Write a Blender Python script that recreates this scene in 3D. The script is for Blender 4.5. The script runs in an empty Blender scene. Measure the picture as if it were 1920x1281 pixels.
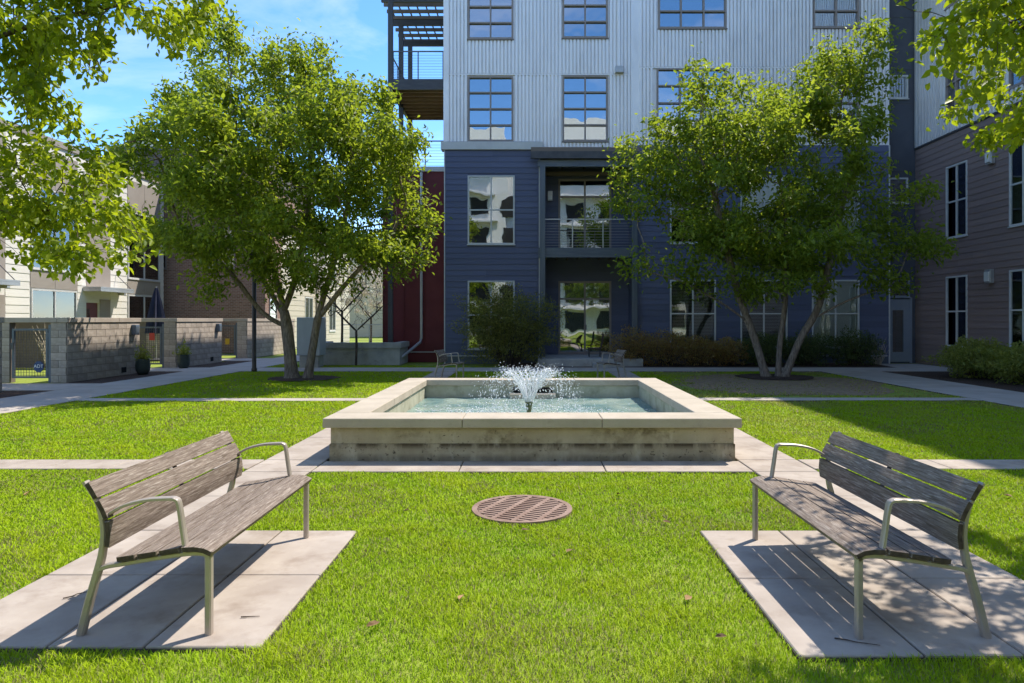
import bpy, bmesh, math, random
import numpy as np
from mathutils import Vector, Matrix

random.seed(7); rng = np.random.default_rng(7)
SC = bpy.context.scene
COL = SC.collection
R = math.radians

# ------------------------------------------------------------------ camera
EYE = 1.65
cam_d = bpy.data.cameras.new('camera'); cam = bpy.data.objects.new('camera', cam_d); COL.objects.link(cam)
cam.location = (0, 0, EYE); cam.rotation_euler = (R(90), 0, 0)
cam_d.sensor_width = 36; cam_d.lens = 24
cam_d.shift_x = -38 / 1920; cam_d.shift_y = -40.5 / 1920
cam_d.clip_end = 2000
SC.camera = cam
SC.render.resolution_x = 1024; SC.render.resolution_y = 683

# ------------------------------------------------------------------ sky, sun, exposure
SUN_AZ = math.atan2(.767, .642)          # clockwise from +Y
SUN_EL = R(57.4)
world = bpy.data.worlds.new('World'); SC.world = world; world.use_nodes = True
wn = world.node_tree.nodes; wl = world.node_tree.links
for n in list(wn): wn.remove(n)
wo = wn.new('ShaderNodeOutputWorld'); bg = wn.new('ShaderNodeBackground'); bg.inputs[1].default_value = .148
sky = wn.new('ShaderNodeTexSky'); sky.sky_type = 'NISHITA'; sky.sun_disc = False
sky.sun_elevation = SUN_EL; sky.sun_rotation = SUN_AZ; sky.air_density = .62; sky.dust_density = .15; sky.ozone_density = 2.0
tc = wn.new('ShaderNodeTexCoord'); mp = wn.new('ShaderNodeMapping'); mp.inputs['Scale'].default_value = (1.2, 1.0, 3.2)
mp.inputs['Rotation'].default_value = (.3, .5, .2)
no = wn.new('ShaderNodeTexNoise'); no.inputs['Scale'].default_value = 2.1; no.inputs['Detail'].default_value = 9; no.inputs['Roughness'].default_value = .58
no.inputs['Distortion'].default_value = .6
cr = wn.new('ShaderNodeValToRGB'); cr.color_ramp.elements[0].position = .47; cr.color_ramp.elements[1].position = .9
cr.color_ramp.elements[1].color = (.75, .75, .75, 1)
mx = wn.new('ShaderNodeMixRGB'); mx.inputs[2].default_value = (3.6, 3.8, 4.1, 1)
wl.new(tc.outputs['Generated'], mp.inputs[0]); wl.new(mp.outputs[0], no.inputs['Vector']); wl.new(no.outputs[0], cr.inputs[0])
wl.new(cr.outputs[0], mx.inputs[0]); hs = wn.new('ShaderNodeHueSaturation'); hs.inputs['Saturation'].default_value = 1.22; wl.new(sky.outputs[0], hs.inputs['Color']); wl.new(hs.outputs[0], mx.inputs[1])
wb = wn.new('ShaderNodeMixRGB'); wb.blend_type = 'MULTIPLY'; wb.inputs[0].default_value = 1; wb.inputs[2].default_value = (1.04, 1, .95, 1); wl.new(mx.outputs[0], wb.inputs[1]); wl.new(wb.outputs[0], bg.inputs[0]); wl.new(bg.outputs[0], wo.inputs[0])

sd = bpy.data.lights.new('sun', 'SUN'); sd.energy = 2.45; sd.angle = R(.53); sd.color = (1, .93, .82)
sun = bpy.data.objects.new('sun', sd); COL.objects.link(sun)
ce = math.cos(SUN_EL)
sdir = Vector((-math.sin(SUN_AZ) * ce, -math.cos(SUN_AZ) * ce, -math.sin(SUN_EL)))
sun.rotation_euler = sdir.to_track_quat('-Z', 'Y').to_euler(); sun.location = (20, 20, 40)

SC.view_settings.view_transform = 'Standard'; SC.view_settings.look = 'None'
SC.view_settings.gamma = 1; SC.view_settings.exposure = 1.52
SC.render.engine = 'CYCLES'
SC.cycles.max_bounces = 10; SC.cycles.diffuse_bounces = 7; SC.cycles.transparent_max_bounces = 16

# ------------------------------------------------------------------ materials
MATS = {}
def nmat(name):
    m = bpy.data.materials.new(name); m.use_nodes = True; nt = m.node_tree
    MATS[name] = m
    return m, nt.nodes, nt.links, nt.nodes['Principled BSDF']
def N(nodes, t, **k):
    n = nodes.new(t)
    for a, b in k.items():
        if a in n.inputs.keys(): n.inputs[a].default_value = b
        else: setattr(n, a, b)
    return n
def c4(c): return (c[0], c[1], c[2], 1)
def surf(name, col, col2=None, scale=6, rough=.75, metal=0, bump=.15, bscale=None, stretch=(1, 1, 1), spec=.4,
         lo=.35, hi=.68, col3=None, scale3=40, lo3=.6, hi3=.72, bdist=.01, coord='Object', island=0, detail=6):
    """noise-varied principled surface in object or world-stable coordinates"""
    m, ns, ls, p = nmat(name)
    p.inputs['Roughness'].default_value = rough; p.inputs['Metallic'].default_value = metal
    p.inputs['Specular IOR Level'].default_value = spec
    g = N(ns, 'ShaderNodeNewGeometry'); t = N(ns, 'ShaderNodeTexCoord')
    mp = N(ns, 'ShaderNodeMapping'); mp.inputs['Scale'].default_value = stretch
    ls.new(g.outputs['Position'] if coord == 'World' else t.outputs[coord], mp.inputs[0])
    n1 = N(ns, 'ShaderNodeTexNoise', Scale=scale, Detail=detail, Roughness=.6); ls.new(mp.outputs[0], n1.inputs['Vector'])
    r1 = N(ns, 'ShaderNodeValToRGB'); r1.color_ramp.elements[0].position = lo; r1.color_ramp.elements[1].position = hi
    r1.color_ramp.elements[0].color = c4(col); r1.color_ramp.elements[1].color = c4(col2 or col)
    ls.new(n1.outputs[0], r1.inputs[0]); out = r1.outputs[0]
    if col3:
        n3 = N(ns, 'ShaderNodeTexNoise', Scale=scale3, Detail=5, Roughness=.65); ls.new(mp.outputs[0], n3.inputs['Vector'])
        r3 = N(ns, 'ShaderNodeValToRGB'); r3.color_ramp.elements[0].position = lo3; r3.color_ramp.elements[1].position = hi3
        ls.new(n3.outputs[0], r3.inputs[0])
        mm = N(ns, 'ShaderNodeMixRGB'); mm.inputs[2].default_value = c4(col3)
        ls.new(r3.outputs[0], mm.inputs[0]); ls.new(out, mm.inputs[1]); out = mm.outputs[0]
    if island:
        oi = N(ns, 'ShaderNodeObjectInfo')
        hv = N(ns, 'ShaderNodeHueSaturation'); mr = N(ns, 'ShaderNodeMapRange')
        mr.inputs[3].default_value = 1 - island; mr.inputs[4].default_value = 1 + island
        ls.new(oi.outputs['Random'], mr.inputs[0]); ls.new(mr.outputs[0], hv.inputs['Value']); ls.new(out, hv.inputs['Color']); out = hv.outputs[0]
    ls.new(out, p.inputs['Base Color'])
    if bump:
        nb = N(ns, 'ShaderNodeTexNoise', Scale=bscale or scale * 6, Detail=6, Roughness=.65); ls.new(mp.outputs[0], nb.inputs['Vector'])
        b = N(ns, 'ShaderNodeBump', Strength=bump, Distance=bdist); ls.new(nb.outputs[0], b.inputs['Height']); ls.new(b.outputs[0], p.inputs['Normal'])
    return m

surf('slab', (.335, .28, .235), (.435, .375, .32), 2.2, .9, bump=.35, bscale=160, col3=(.24, .185, .145), scale3=3.3, lo3=.5, hi3=.8, coord='World', island=.05, bdist=.004)
surf('walk', (.36, .315, .27), (.455, .40, .35), 1.4, .9, bump=.3, bscale=120, coord='World', bdist=.004)
surf('joint', (.06, .05, .04), (.1, .085, .065), 20, 1)
def weathered_wall():
    m, ns, ls, p = nmat('concrete_wall'); p.inputs['Roughness'].default_value = .9; p.inputs['Specular IOR Level'].default_value = .25
    g = N(ns, 'ShaderNodeNewGeometry'); P = g.outputs['Position']
    def noise(sc, lo, hi, stretch=(1, 1, 1)):
        mp = N(ns, 'ShaderNodeMapping'); mp.inputs['Scale'].default_value = stretch; ls.new(P, mp.inputs[0])
        n = N(ns, 'ShaderNodeTexNoise', Scale=sc, Detail=7, Roughness=.62); ls.new(mp.outputs[0], n.inputs['Vector'])
        r = N(ns, 'ShaderNodeMapRange'); r.inputs[1].default_value = lo; r.inputs[2].default_value = hi; ls.new(n.outputs[0], r.inputs[0]); return r.outputs[0], n
    def mix(fac, a, b):
        q = N(ns, 'ShaderNodeMixRGB'); ls.new(fac, q.inputs[0])
        for k, c in ((1, a), (2, b)):
            if isinstance(c, tuple): q.inputs[k].default_value = c4(c)
            else: ls.new(c, q.inputs[k])
        return q.outputs[0]
    def mul(a, b):
        q = N(ns, 'ShaderNodeMath', operation='MULTIPLY'); ls.new(a, q.inputs[0]); ls.new(b, q.inputs[1]); return q.outputs[0]
    base, _ = noise(1.7, .35, .7); col = mix(base, (.40, .335, .225), (.54, .47, .345))
    sp = N(ns, 'ShaderNodeSeparateXYZ'); ls.new(P, sp.inputs[0])
    band = N(ns, 'ShaderNodeValToRGB'); e = band.color_ramp.elements; e[0].position = .05; e[0].color = (.55, .55, .55, 1); e[1].position = .42; e[1].color = (0, 0, 0, 1)
    for pos, v in ((.10, .12), (.14, .25), (.195, 1), (.208, .9), (.215, .15), (.36, .08), (.40, .5)): q = e.new(pos); q.color = (v, v, v, 1)
    ls.new(sp.outputs[2], band.inputs[0])
    dr, _ = noise(5, .33, .52, (1, 1, .25)); col = mix(mul(band.outputs[0], dr), col, (.085, .062, .04))
    po, pn = noise(22, .60, .67); bl, _ = noise(2.2, .40, .56); col = mix(mul(po, bl), col, (.07, .052, .035))
    bt, _ = noise(1.3, .5, .68, (1, 1, 2)); bt2, _ = noise(9, .45, .6); col = mix(mul(bt, bt2), col, (.2, .16, .10))
    li, _ = noise(3.5, .6, .8, (1, 1, .5)); col = mix(li, col, (.60, .55, .45))
    ls.new(col, p.inputs['Base Color'])
    b = N(ns, 'ShaderNodeBump', Strength=.5, Distance=.008); ls.new(pn.outputs[0], b.inputs['Height']); ls.new(b.outputs[0], p.inputs['Normal'])
weathered_wall()
surf('concrete_cap', (.40, .345, .27), (.50, .435, .35), 3, .85, bump=.25, bscale=90, col3=(.33, .28, .22), scale3=6, lo3=.5, hi3=.8, coord='World', bdist=.004)
surf('concrete_in', (.36, .35, .26), (.46, .445, .35), 4, .8, bump=.2, col3=(.2, .2, .13), scale3=3, lo3=.5, hi3=.75, coord='World')
surf('concrete_plain', (.33, .32, .305), (.45, .435, .41), 2.5, .9, bump=.3, bscale=60, col3=(.22, .21, .19), scale3=4, lo3=.55, hi3=.8, coord='World')
surf('pool_floor', (.56, .76, .68), (.72, .86, .76), 3, .7, bump=0, coord='World')
surf('wood_grey', (.125, .094, .073), (.28, .225, .185), 11, .88, bump=.7, bscale=30, stretch=(10, .55, 10), col3=(.44, .385, .33), scale3=16, lo3=.52, hi3=.72, bdist=.004, spec=.2)
surf('wood_end', (.05, .035, .025), (.11, .08, .06), 30, .9)
surf('bench_metal', (.40, .345, .30), (.47, .41, .36), 8, .42, metal=.35, bump=.05)
surf('grate_iron', (.20, .125, .095), (.31, .215, .17), 7, .85, bump=.3, bscale=80)
surf('painted_void', (.008, .007, .006), None, 5, 1, bump=0)  # near-black colour standing in for the shade inside openings
surf('soil', (.17, .24, .02), (.26, .29, .05), 5, 1, bump=.5, coord='World')
surf('mulch', (.045, .026, .018), (.13, .08, .056), 28, 1, bump=1, bscale=40, coord='World', bdist=.05)
surf('blue_siding', (.10, .112, .18), (.12, .133, .21), 3, .65, bump=.25, bscale=30, stretch=(.6, .6, 8), island=.10, bdist=.003)
surf('brown_siding', (.225, .162, .145), (.27, .197, .177), 3, .7, bump=.25, bscale=30, stretch=(.6, .6, 8), island=.08, bdist=.003)
surf('white_siding', (.66, .63, .57), (.74, .71, .65), 2, .7, bump=.1, stretch=(.6, .6, 5), island=.03)
surf('beige_siding', (.50, .44, .34), (.56, .50, .40), 2, .7, bump=.1, stretch=(.6, .6, 5), island=.03)
surf('taupe_panel', (.30, .26, .225), (.34, .30, .26), 2, .7, bump=.05)
surf('dark_panel', (.075, .08, .098), (.09, .096, .115), 2, .7, bump=.05)
surf('dark_siding', (.10, .085, .08), (.14, .12, .11), 2, .8, bump=.1, stretch=(.6, .6, 8))
surf('red_panel', (.13, .018, .02), (.16, .026, .028), 2, .6, bump=.05)
surf('galv', (.84, .81, .79), (.90, .87, .85), 1.2, .5, metal=.5, bump=.06, bscale=12, stretch=(1, 1, .35), coord='World', col3=(.74, .71, .69), scale3=2.5, lo3=.5, hi3=.8)
surf('trim_white', (.55, .54, .52), (.62, .61, .59), 3, .5, bump=0)
surf('frame_taupe', (.27, .225, .205), (.31, .26, .24), 3, .5, bump=0)
surf('steel_blue', (.10, .118, .145), (.14, .158, .185), 4, .5, metal=.3, bump=.05)
surf('steel_dark', (.06, .06, .068), (.09, .088, .095), 4, .5, metal=.2, bump=.05)
surf('steel_light', (.42, .42, .42), (.5, .5, .5), 4, .4, metal=.5, bump=0)
surf('pole_brown', (.055, .046, .04), (.075, .062, .055), 4, .5, bump=0)
surf('wood_beam', (.16, .12, .10), (.24, .19, .155), 6, .8, bump=.2, stretch=(1, 6, 6))
surf('joist', (.20, .125, .07), (.28, .18, .11), 6, .8, bump=.2)
surf('blind', (.62, .64, .60), (.70, .72, .68), 2, .8, bump=0)
surf('blind_dark', (.24, .245, .245), (.29, .295, .295), 2, .8, bump=0)
surf('curtain', (.6, .66, .63), (.78, .82, .79), 3, .9, bump=.4, bscale=4, stretch=(6, 6, .2), bdist=.05)
surf('room_dark', (.02, .019, .018), (.035, .032, .028), 1, .9, bump=0)  # near-black, the shade of unlit rooms put into the colour
surf('cmu', (.34, .285, .235), (.44, .375, .315), 3, .95, bump=.5, bscale=120, island=.17, bdist=.004)
surf('cmu_cap', (.38, .32, .265), (.46, .395, .33), 3, .95, bump=.3, bscale=80, coord='World')
surf('mortar', (.17, .14, .115), (.21, .175, .145), 10, 1)
surf('pot_green', (.035, .05, .048), (.055, .075, .07), 4, .35, bump=.05)
surf('cabinet', (.42, .45, .47), (.47, .5, .52), 2, .5, bump=0)
surf('box_blue', (.09, .125, .18), (.12, .155, .21), 3, .5, bump=0)
surf('sign_blue', (.015, .05, .16), None, 3, .4, bump=0)
surf('sign_red', (.5, .05, .03), None, 3, .4, bump=0)
surf('sign_yellow', (.5, .3, .02), None, 3, .4, bump=0)
surf('print_white', (.8, .8, .8), None, 3, .5, bump=0)
surf('canvas_navy', (.018, .022, .05), (.03, .035, .075), 4, .85, bump=.2)
surf('roof_brown', (.10, .065, .055), (.16, .11, .095), 12, .9, bump=.3, stretch=(1, 1, 5))
surf('wicker', (.06, .035, .03), (.12, .075, .06), 60, .8, bump=.5)
surf('bark', (.12, .092, .072), (.33, .27, .22), 9, .95, bump=1, bscale=18, stretch=(3, 3, .5), bdist=.03, coord='Object')
surf('bark_dark', (.05, .038, .03), (.12, .09, .07), 9, .95, bump=.6, bscale=18, stretch=(3, 3, .5), bdist=.02)
surf('twig_pale', (.42, .35, .25), (.55, .48, .36), 9, .9, bump=0)
surf('brass', (.10, .13, .06), (.16, .17, .08), 9, .5, metal=.4, bump=0)
surf('door_grey', (.24, .27, .32), (.27, .30, .35), 3, .5, bump=0)
surf('door_red', (.16, .035, .03), None, 3, .5, bump=0)
surf('dry_leaf', (.16, .085, .035), (.30, .19, .09), 20, .8, bump=0, island=.4)

def brick_mat():
    m, ns, ls, p = nmat('brick'); p.inputs['Roughness'].default_value = .9
    g = N(ns, 'ShaderNodeNewGeometry'); sp = N(ns, 'ShaderNodeSeparateXYZ'); ad = N(ns, 'ShaderNodeMath'); cb = N(ns, 'ShaderNodeCombineXYZ')
    ls.new(g.outputs['Position'], sp.inputs[0]); ls.new(sp.outputs[0], ad.inputs[0]); ls.new(sp.outputs[1], ad.inputs[1])
    ls.new(ad.outputs[0], cb.inputs[0]); ls.new(sp.outputs[2], cb.inputs[1])
    b = N(ns, 'ShaderNodeTexBrick'); b.inputs['Scale'].default_value = 1; b.inputs['Brick Width'].default_value = .22; b.inputs['Row Height'].default_value = .08
    b.inputs['Mortar Size'].default_value = .008; b.inputs['Color1'].default_value = (.20, .105, .075, 1); b.inputs['Color2'].default_value = (.30, .17, .125, 1)
    b.inputs['Mortar'].default_value = (.34, .29, .25, 1)
    ls.new(cb.outputs[0], b.inputs['Vector']); ls.new(b.outputs[0], p.inputs['Base Color'])
    bp = N(ns, 'ShaderNodeBump', Strength=.4, Distance=.01); bp.invert = True
    ls.new(b.outputs['Fac'], bp.inputs['Height']); ls.new(bp.outputs[0], p.inputs['Normal'])
brick_mat()

def glass_mat(name, refl, tint, wave):
    m, ns, ls, p = nmat(name); ns.remove(p); out = ns['Material Output']
    gl = N(ns, 'ShaderNodeBsdfGlossy', Roughness=.01); gl.inputs['Color'].default_value = (.93, .96, 1, 1)
    tr = N(ns, 'ShaderNodeBsdfTransparent'); tr.inputs['Color'].default_value = c4(tint)
    fr = N(ns, 'ShaderNodeFresnel', IOR=1.5); ad = N(ns, 'ShaderNodeMath', operation='ADD'); ad.inputs[1].default_value = refl; ad.use_clamp = True
    mx = N(ns, 'ShaderNodeMixShader'); g = N(ns, 'ShaderNodeNewGeometry')
    nz = N(ns, 'ShaderNodeTexNoise', Scale=1.5, Detail=1.0); b = N(ns, 'ShaderNodeBump', Strength=wave, Distance=.06)
    ls.new(g.outputs['Position'], nz.inputs['Vector']); ls.new(nz.outputs[0], b.inputs['Height']); ls.new(b.outputs[0], gl.inputs['Normal'])
    ls.new(fr.outputs[0], ad.inputs[0]); ls.new(ad.outputs[0], mx.inputs[0]); ls.new(tr.outputs[0], mx.inputs[1]); ls.new(gl.outputs[0], mx.inputs[2])
    ls.new(mx.outputs[0], out.inputs[0])
glass_mat('glass', .26, (.6, .65, .65), .05)
glass_mat('glass_clear', .10, (.9, .93, .92), .04)
glass_mat('glass_sky', .40, (.35, .4, .42), .045)

def water_mat():
    m, ns, ls, p = nmat('water'); ns.remove(p); out = ns['Material Output']
    gl = N(ns, 'ShaderNodeBsdfGlossy', Roughness=.03); tr = N(ns, 'ShaderNodeBsdfTransparent'); tr.inputs['Color'].default_value = (.78, .92, .92, 1)
    fr = N(ns, 'ShaderNodeFresnel', IOR=1.33); mx = N(ns, 'ShaderNodeMixShader'); g = N(ns, 'ShaderNodeNewGeometry')
    n1 = N(ns, 'ShaderNodeTexNoise', Scale=9, Detail=4, Roughness=.6); b = N(ns, 'ShaderNodeBump', Strength=.8, Distance=.05)
    ls.new(g.outputs['Position'], n1.inputs['Vector']); ls.new(n1.outputs[0], b.inputs['Height'])
    ls.new(b.outputs[0], gl.inputs['Normal']); ls.new(b.outputs[0], fr.inputs['Normal'])
    df = N(ns, 'ShaderNodeBsdfDiffuse'); n2 = N(ns, 'ShaderNodeTexNoise', Scale=2.2, Detail=5); ls.new(g.outputs['Position'], n2.inputs['Vector'])
    rp = N(ns, 'ShaderNodeValToRGB'); rp.color_ramp.elements[0].position = .36; rp.color_ramp.elements[1].position = .66
    rp.color_ramp.elements[0].color = (.24, .40, .39, 1); rp.color_ramp.elements[1].color = (.58, .69, .58, 1); ls.new(n2.outputs[0], rp.inputs[0]); ls.new(rp.outputs[0], df.inputs[0])
    ls.new(b.outputs[0], df.inputs['Normal'])
    m0 = N(ns, 'ShaderNodeMixShader'); m0.inputs[0].default_value = .5; ls.new(tr.outputs[0], m0.inputs[1]); ls.new(df.outputs[0], m0.inputs[2])   # aerated, milky water
    fm = N(ns, 'ShaderNodeMath', operation='MULTIPLY'); fm.inputs[1].default_value = .75; ls.new(fr.outputs[0], fm.inputs[0])
    ls.new(fm.outputs[0], mx.inputs[0]); ls.new(m0.outputs[0], mx.inputs[1]); ls.new(gl.outputs[0], mx.inputs[2]); ls.new(mx.outputs[0], out.inputs[0])
water_mat()
def spray_mat():
    m, ns, ls, p = nmat('spray'); p.inputs['Base Color'].default_value = (.9, .93, .95, 1); p.inputs['Roughness'].default_value = .12
    p.inputs['Transmission Weight'].default_value = .1; p.inputs['IOR'].default_value = 1.33; p.inputs['Specular IOR Level'].default_value = .8
spray_mat()

def leaf_mat(name, c1, c2, trans=.5, tcol=None, rough=.5):
    m, ns, ls, p = nmat(name); out = ns['Material Output']
    g = N(ns, 'ShaderNodeNewGeometry'); r = N(ns, 'ShaderNodeValToRGB')
    r.color_ramp.elements[0].color = c4(c1); r.color_ramp.elements[1].color = c4(c2)
    ls.new(g.outputs['Random Per Island'], r.inputs[0]); ls.new(r.outputs[0], p.inputs['Base Color'])
    p.inputs['Roughness'].default_value = rough; p.inputs['Specular IOR Level'].default_value = .35
    t = N(ns, 'ShaderNodeBsdfTranslucent'); mm = N(ns, 'ShaderNodeMixRGB', blend_type='MULTIPLY'); mm.inputs[0].default_value = 1
    mm.inputs[2].default_value = c4(tcol or (2.1, 1.9, .9)); ls.new(r.outputs[0], mm.inputs[1]); ls.new(mm.outputs[0], t.inputs[0])
    mx = N(ns, 'ShaderNodeMixShader'); mx.inputs[0].default_value = trans
    ls.new(p.outputs[0], mx.inputs[1]); ls.new(t.outputs[0], mx.inputs[2]); ls.new(mx.outputs[0], out.inputs[0])
leaf_mat('leaf_tree', (.105, .165, .018), (.22, .285, .04), .55)
leaf_mat('leaf_near', (.115, .18, .010), (.235, .295, .018), .56)
leaf_mat('leaf_dark', (.11, .13, .035), (.26, .26, .075), .4)
leaf_mat('leaf_yew', (.06, .09, .028), (.13, .165, .05), .3)
leaf_mat('leaf_brown', (.27, .15, .07), (.32, .27, .09), .4)
leaf_mat('leaf_lime', (.16, .20, .04), (.28, .30, .07), .38)
leaf_mat('blossom', (.6, .55, .48), (.75, .7, .62), .3, (1, 1, 1))
def grass_mat():
    m, ns, ls, p = nmat('grass'); out = ns['Material Output']
    a = N(ns, 'ShaderNodeAttribute'); a.attribute_name = 'Col'; ls.new(a.outputs['Color'], p.inputs['Base Color'])
    p.inputs['Roughness'].default_value = .55; p.inputs['Specular IOR Level'].default_value = .1
    g = N(ns, 'ShaderNodeNewGeometry'); vm = N(ns, 'ShaderNodeVectorMath', operation='ADD'); vm.inputs[1].default_value = (0, 0, 1.2)
    vn = N(ns, 'ShaderNodeVectorMath', operation='NORMALIZE'); ls.new(g.outputs['Normal'], vm.inputs[0]); ls.new(vm.outputs[0], vn.inputs[0]); ls.new(vn.outputs[0], p.inputs['Normal'])
    t = N(ns, 'ShaderNodeBsdfTranslucent'); ls.new(a.outputs['Color'], t.inputs[0])
    mx = N(ns, 'ShaderNodeMixShader'); mx.inputs[0].default_value = .4
    ls.new(p.outputs[0], mx.inputs[1]); ls.new(t.outputs[0], mx.inputs[2]); ls.new(mx.outputs[0], out.inputs[0])
grass_mat()
def lamp_mat():
    m, ns, ls, p = nmat('lamp_glass'); p.inputs['Base Color'].default_value = (.75, .73, .68, 1); p.inputs['Roughness'].default_value = .3
lamp_mat()

# ------------------------------------------------------------------ mesh helpers
W = {}                                              # world base of every parent
def wbase(p): return W.get(p.name, Vector((0, 0, 0))) if p else Vector((0, 0, 0))
def link(name, mesh, loc, parent=None, scale=None):
    o = bpy.data.objects.new(name, mesh); COL.objects.link(o)
    if parent: o.parent = parent
    o.location = Vector(loc) - wbase(parent)
    if scale is not None: o.scale = scale
    W[o.name] = Vector(loc)
    return o
def tag(o, label, cat, group=None):
    o['label'] = label; o['category'] = cat
    if group: o['group'] = group
    return o
def thing(name, loc, label, cat, group=None):
    o = link(name, None, loc); o.empty_display_size = .2
    return tag(o, label, cat, group)
def meshdata(name, verts, faces, mat, smooth=False):
    me = bpy.data.meshes.new(name); me.from_pydata([tuple(v) for v in verts], [], faces)
    me.materials.append(MATS[mat])
    if smooth: me.polygons.foreach_set('use_smooth', [True] * len(me.polygons))
    me.update(); return me
def mk(name, verts, faces, mat, parent=None, smooth=False, base=None):
    """mesh object from world-space vertices, origin recentred at the bottom centre"""
    v = np.array(verts, dtype=float); lo, hi = v.min(0), v.max(0)
    b = np.array(base) if base is not None else np.array([(lo[0] + hi[0]) / 2, (lo[1] + hi[1]) / 2, lo[2]])
    return link(name, meshdata(name, v - b, faces, mat, smooth), b, parent)
BF = [(0, 3, 2, 1), (4, 5, 6, 7), (0, 1, 5, 4), (1, 2, 6, 5), (2, 3, 7, 6), (3, 0, 4, 7)]
def bverts(b):
    x0, x1, y0, y1, z0, z1 = b
    return [(x0, y0, z0), (x1, y0, z0), (x1, y1, z0), (x0, y1, z0), (x0, y0, z1), (x1, y0, z1), (x1, y1, z1), (x0, y1, z1)]
def mkboxes(name, boxes, mat, parent=None):
    vs, fs = [], []
    for b in boxes:
        k = len(vs); vs += bverts(b); fs += [tuple(i + k for i in f) for f in BF]
    return mk(name, vs, fs, mat, parent)
CUBES = {}
def bx(name, b, mat, parent=None):
    """leaf box piece sharing one unit cube per material"""
    if mat not in CUBES:
        CUBES[mat] = meshdata('unit_' + mat, [(x - .5, y - .5, z - .5) for x, y, z in bverts((0, 1, 0, 1, 0, 1))], BF, mat)
    x0, x1, y0, y1, z0, z1 = b
    return link(name, CUBES[mat], ((x0 + x1) / 2, (y0 + y1) / 2, (z0 + z1) / 2), parent, (abs(x1 - x0), abs(y1 - y0), abs(z1 - z0)))
BEVC = {}
def bev(name, b, mat, parent=None, w=.008, seg=1, jitter=0):
    x0, x1, y0, y1, z0, z1 = b
    key = (round(x1 - x0, 3), round(y1 - y0, 3), round(z1 - z0, 3), mat, w)
    if key not in BEVC:
        bm = bmesh.new(); vs = [bm.verts.new((x - (x0 + x1) / 2, y - (y0 + y1) / 2, z - z0)) for x, y, z in bverts(b)]
        for f in BF: bm.faces.new([vs[i] for i in f])
        bmesh.ops.bevel(bm, geom=bm.edges[:], offset=w, segments=seg, affect='EDGES', profile=.5)
        me = bpy.data.meshes.new(name); bm.to_mesh(me); bm.free(); me.materials.append(MATS[mat]); BEVC[key] = me
    o = link(name, BEVC[key], ((x0 + x1) / 2, (y0 + y1) / 2, z0), parent)
    if jitter: o.rotation_euler = (random.uniform(-1, 1) * jitter, random.uniform(-1, 1) * jitter, random.uniform(-1, 1) * jitter * .5)
    return o
def tube(pts, rad, seg=8, cap=True):
    pts = [Vector(p) for p in pts]; n = len(pts)
    if not hasattr(rad, '__len__'): rad = [rad] * n
    vs, fs = [], []; up = Vector((.31, .17, .93)).normalized()
    for i, p in enumerate(pts):
        d = (pts[min(i + 1, n - 1)] - pts[max(i - 1, 0)]).normalized()
        u = d.cross(up)
        if u.length < .05: u = d.cross(Vector((1, 0, 0)))
        u.normalize(); w = d.cross(u)
        for k in range(seg):
            a = 2 * math.pi * k / seg; vs.append(tuple(p + (u * math.cos(a) + w * math.sin(a)) * rad[i]))
    for i in range(n - 1):
        for k in range(seg): fs.append((i * seg + k, i * seg + (k + 1) % seg, (i + 1) * seg + (k + 1) % seg, (i + 1) * seg + k))
    if cap: fs.append(tuple(range(seg))[::-1]); fs.append(tuple((n - 1) * seg + k for k in range(seg)))
    return vs, fs
def merge(parts):
    vs, fs = [], []
    for v, f in parts:
        k = len(vs); vs += list(v); fs += [tuple(i + k for i in q) for q in f]
    return vs, fs
def lathe(prof, c, seg=20):
    vs, fs = [], []
    for r, z in prof:
        for k in range(seg):
            a = 2 * math.pi * k / seg; vs.append((c[0] + r * math.cos(a), c[1] + r * math.sin(a), c[2] + z))
    for i in range(len(prof) - 1):
        for k in range(seg): fs.append((i * seg + k, i * seg + (k + 1) % seg, (i + 1) * seg + (k + 1) % seg, (i + 1) * seg + k))
    fs.append(tuple(range(seg))[::-1]); fs.append(tuple((len(prof) - 1) * seg + k for k in range(seg)))
    return vs, fs
def catmull(p, k=6):
    p = [np.array(q, float) for q in p]; out = []
    for i in range(len(p) - 1):
        a, b, c, d = p[max(i - 1, 0)], p[i], p[i + 1], p[min(i + 2, len(p) - 1)]
        for j in range(k):
            t = j / k; out.append(.5 * (2 * b + (c - a) * t + (2 * a - 5 * b + 4 * c - d) * t * t + (3 * b - a - 3 * c + d) * t ** 3))
    out.append(p[-1]); return out
def sweep_rect(prof, y0, y1, t):
    """flat bar following an x-z profile, from y0 to y1 wide and t thick (t may vary)"""
    P = catmull(prof); n = len(P); vs, fs = [], []
    if not hasattr(t, '__len__'): t = [t, t]
    for i, p in enumerate(P):
        d = P[min(i + 1, n - 1)] - P[max(i - 1, 0)]; d /= np.linalg.norm(d); nn = np.array([-d[1], d[0]]) * (t[0] + (t[1] - t[0]) * i / (n - 1)) / 2
        ym = (y1 - y0) * .18
        for s, y in ((1, y0 + ym), (1, y1 - ym), (.6, y1), (-.6, y1), (-1, y1 - ym), (-1, y0 + ym), (-.6, y0), (.6, y0)):
            vs.append((p[0] + nn[0] * s, y, p[1] + nn[1] * s))
    for i in range(n - 1):
        for k in range(8): fs.append((i * 8 + k, i * 8 + (k + 1) % 8, i * 8 + 8 + (k + 1) % 8, i * 8 + 8 + k))
    fs.append(tuple(range(8))[::-1]); fs.append(tuple((n - 1) * 8 + k for k in range(8)))
    return vs, fs
def struct(o): o['kind'] = 'structure'; return o
def stuff(o): o['kind'] = 'stuff'; return o
def copy_tree(o, parent=None):
    c = o.copy(); COL.objects.link(c); c.parent = parent; W[c.name] = W.get(o.name, Vector())
    for ch in list(o.children): copy_tree(ch, c)
    return c

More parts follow.
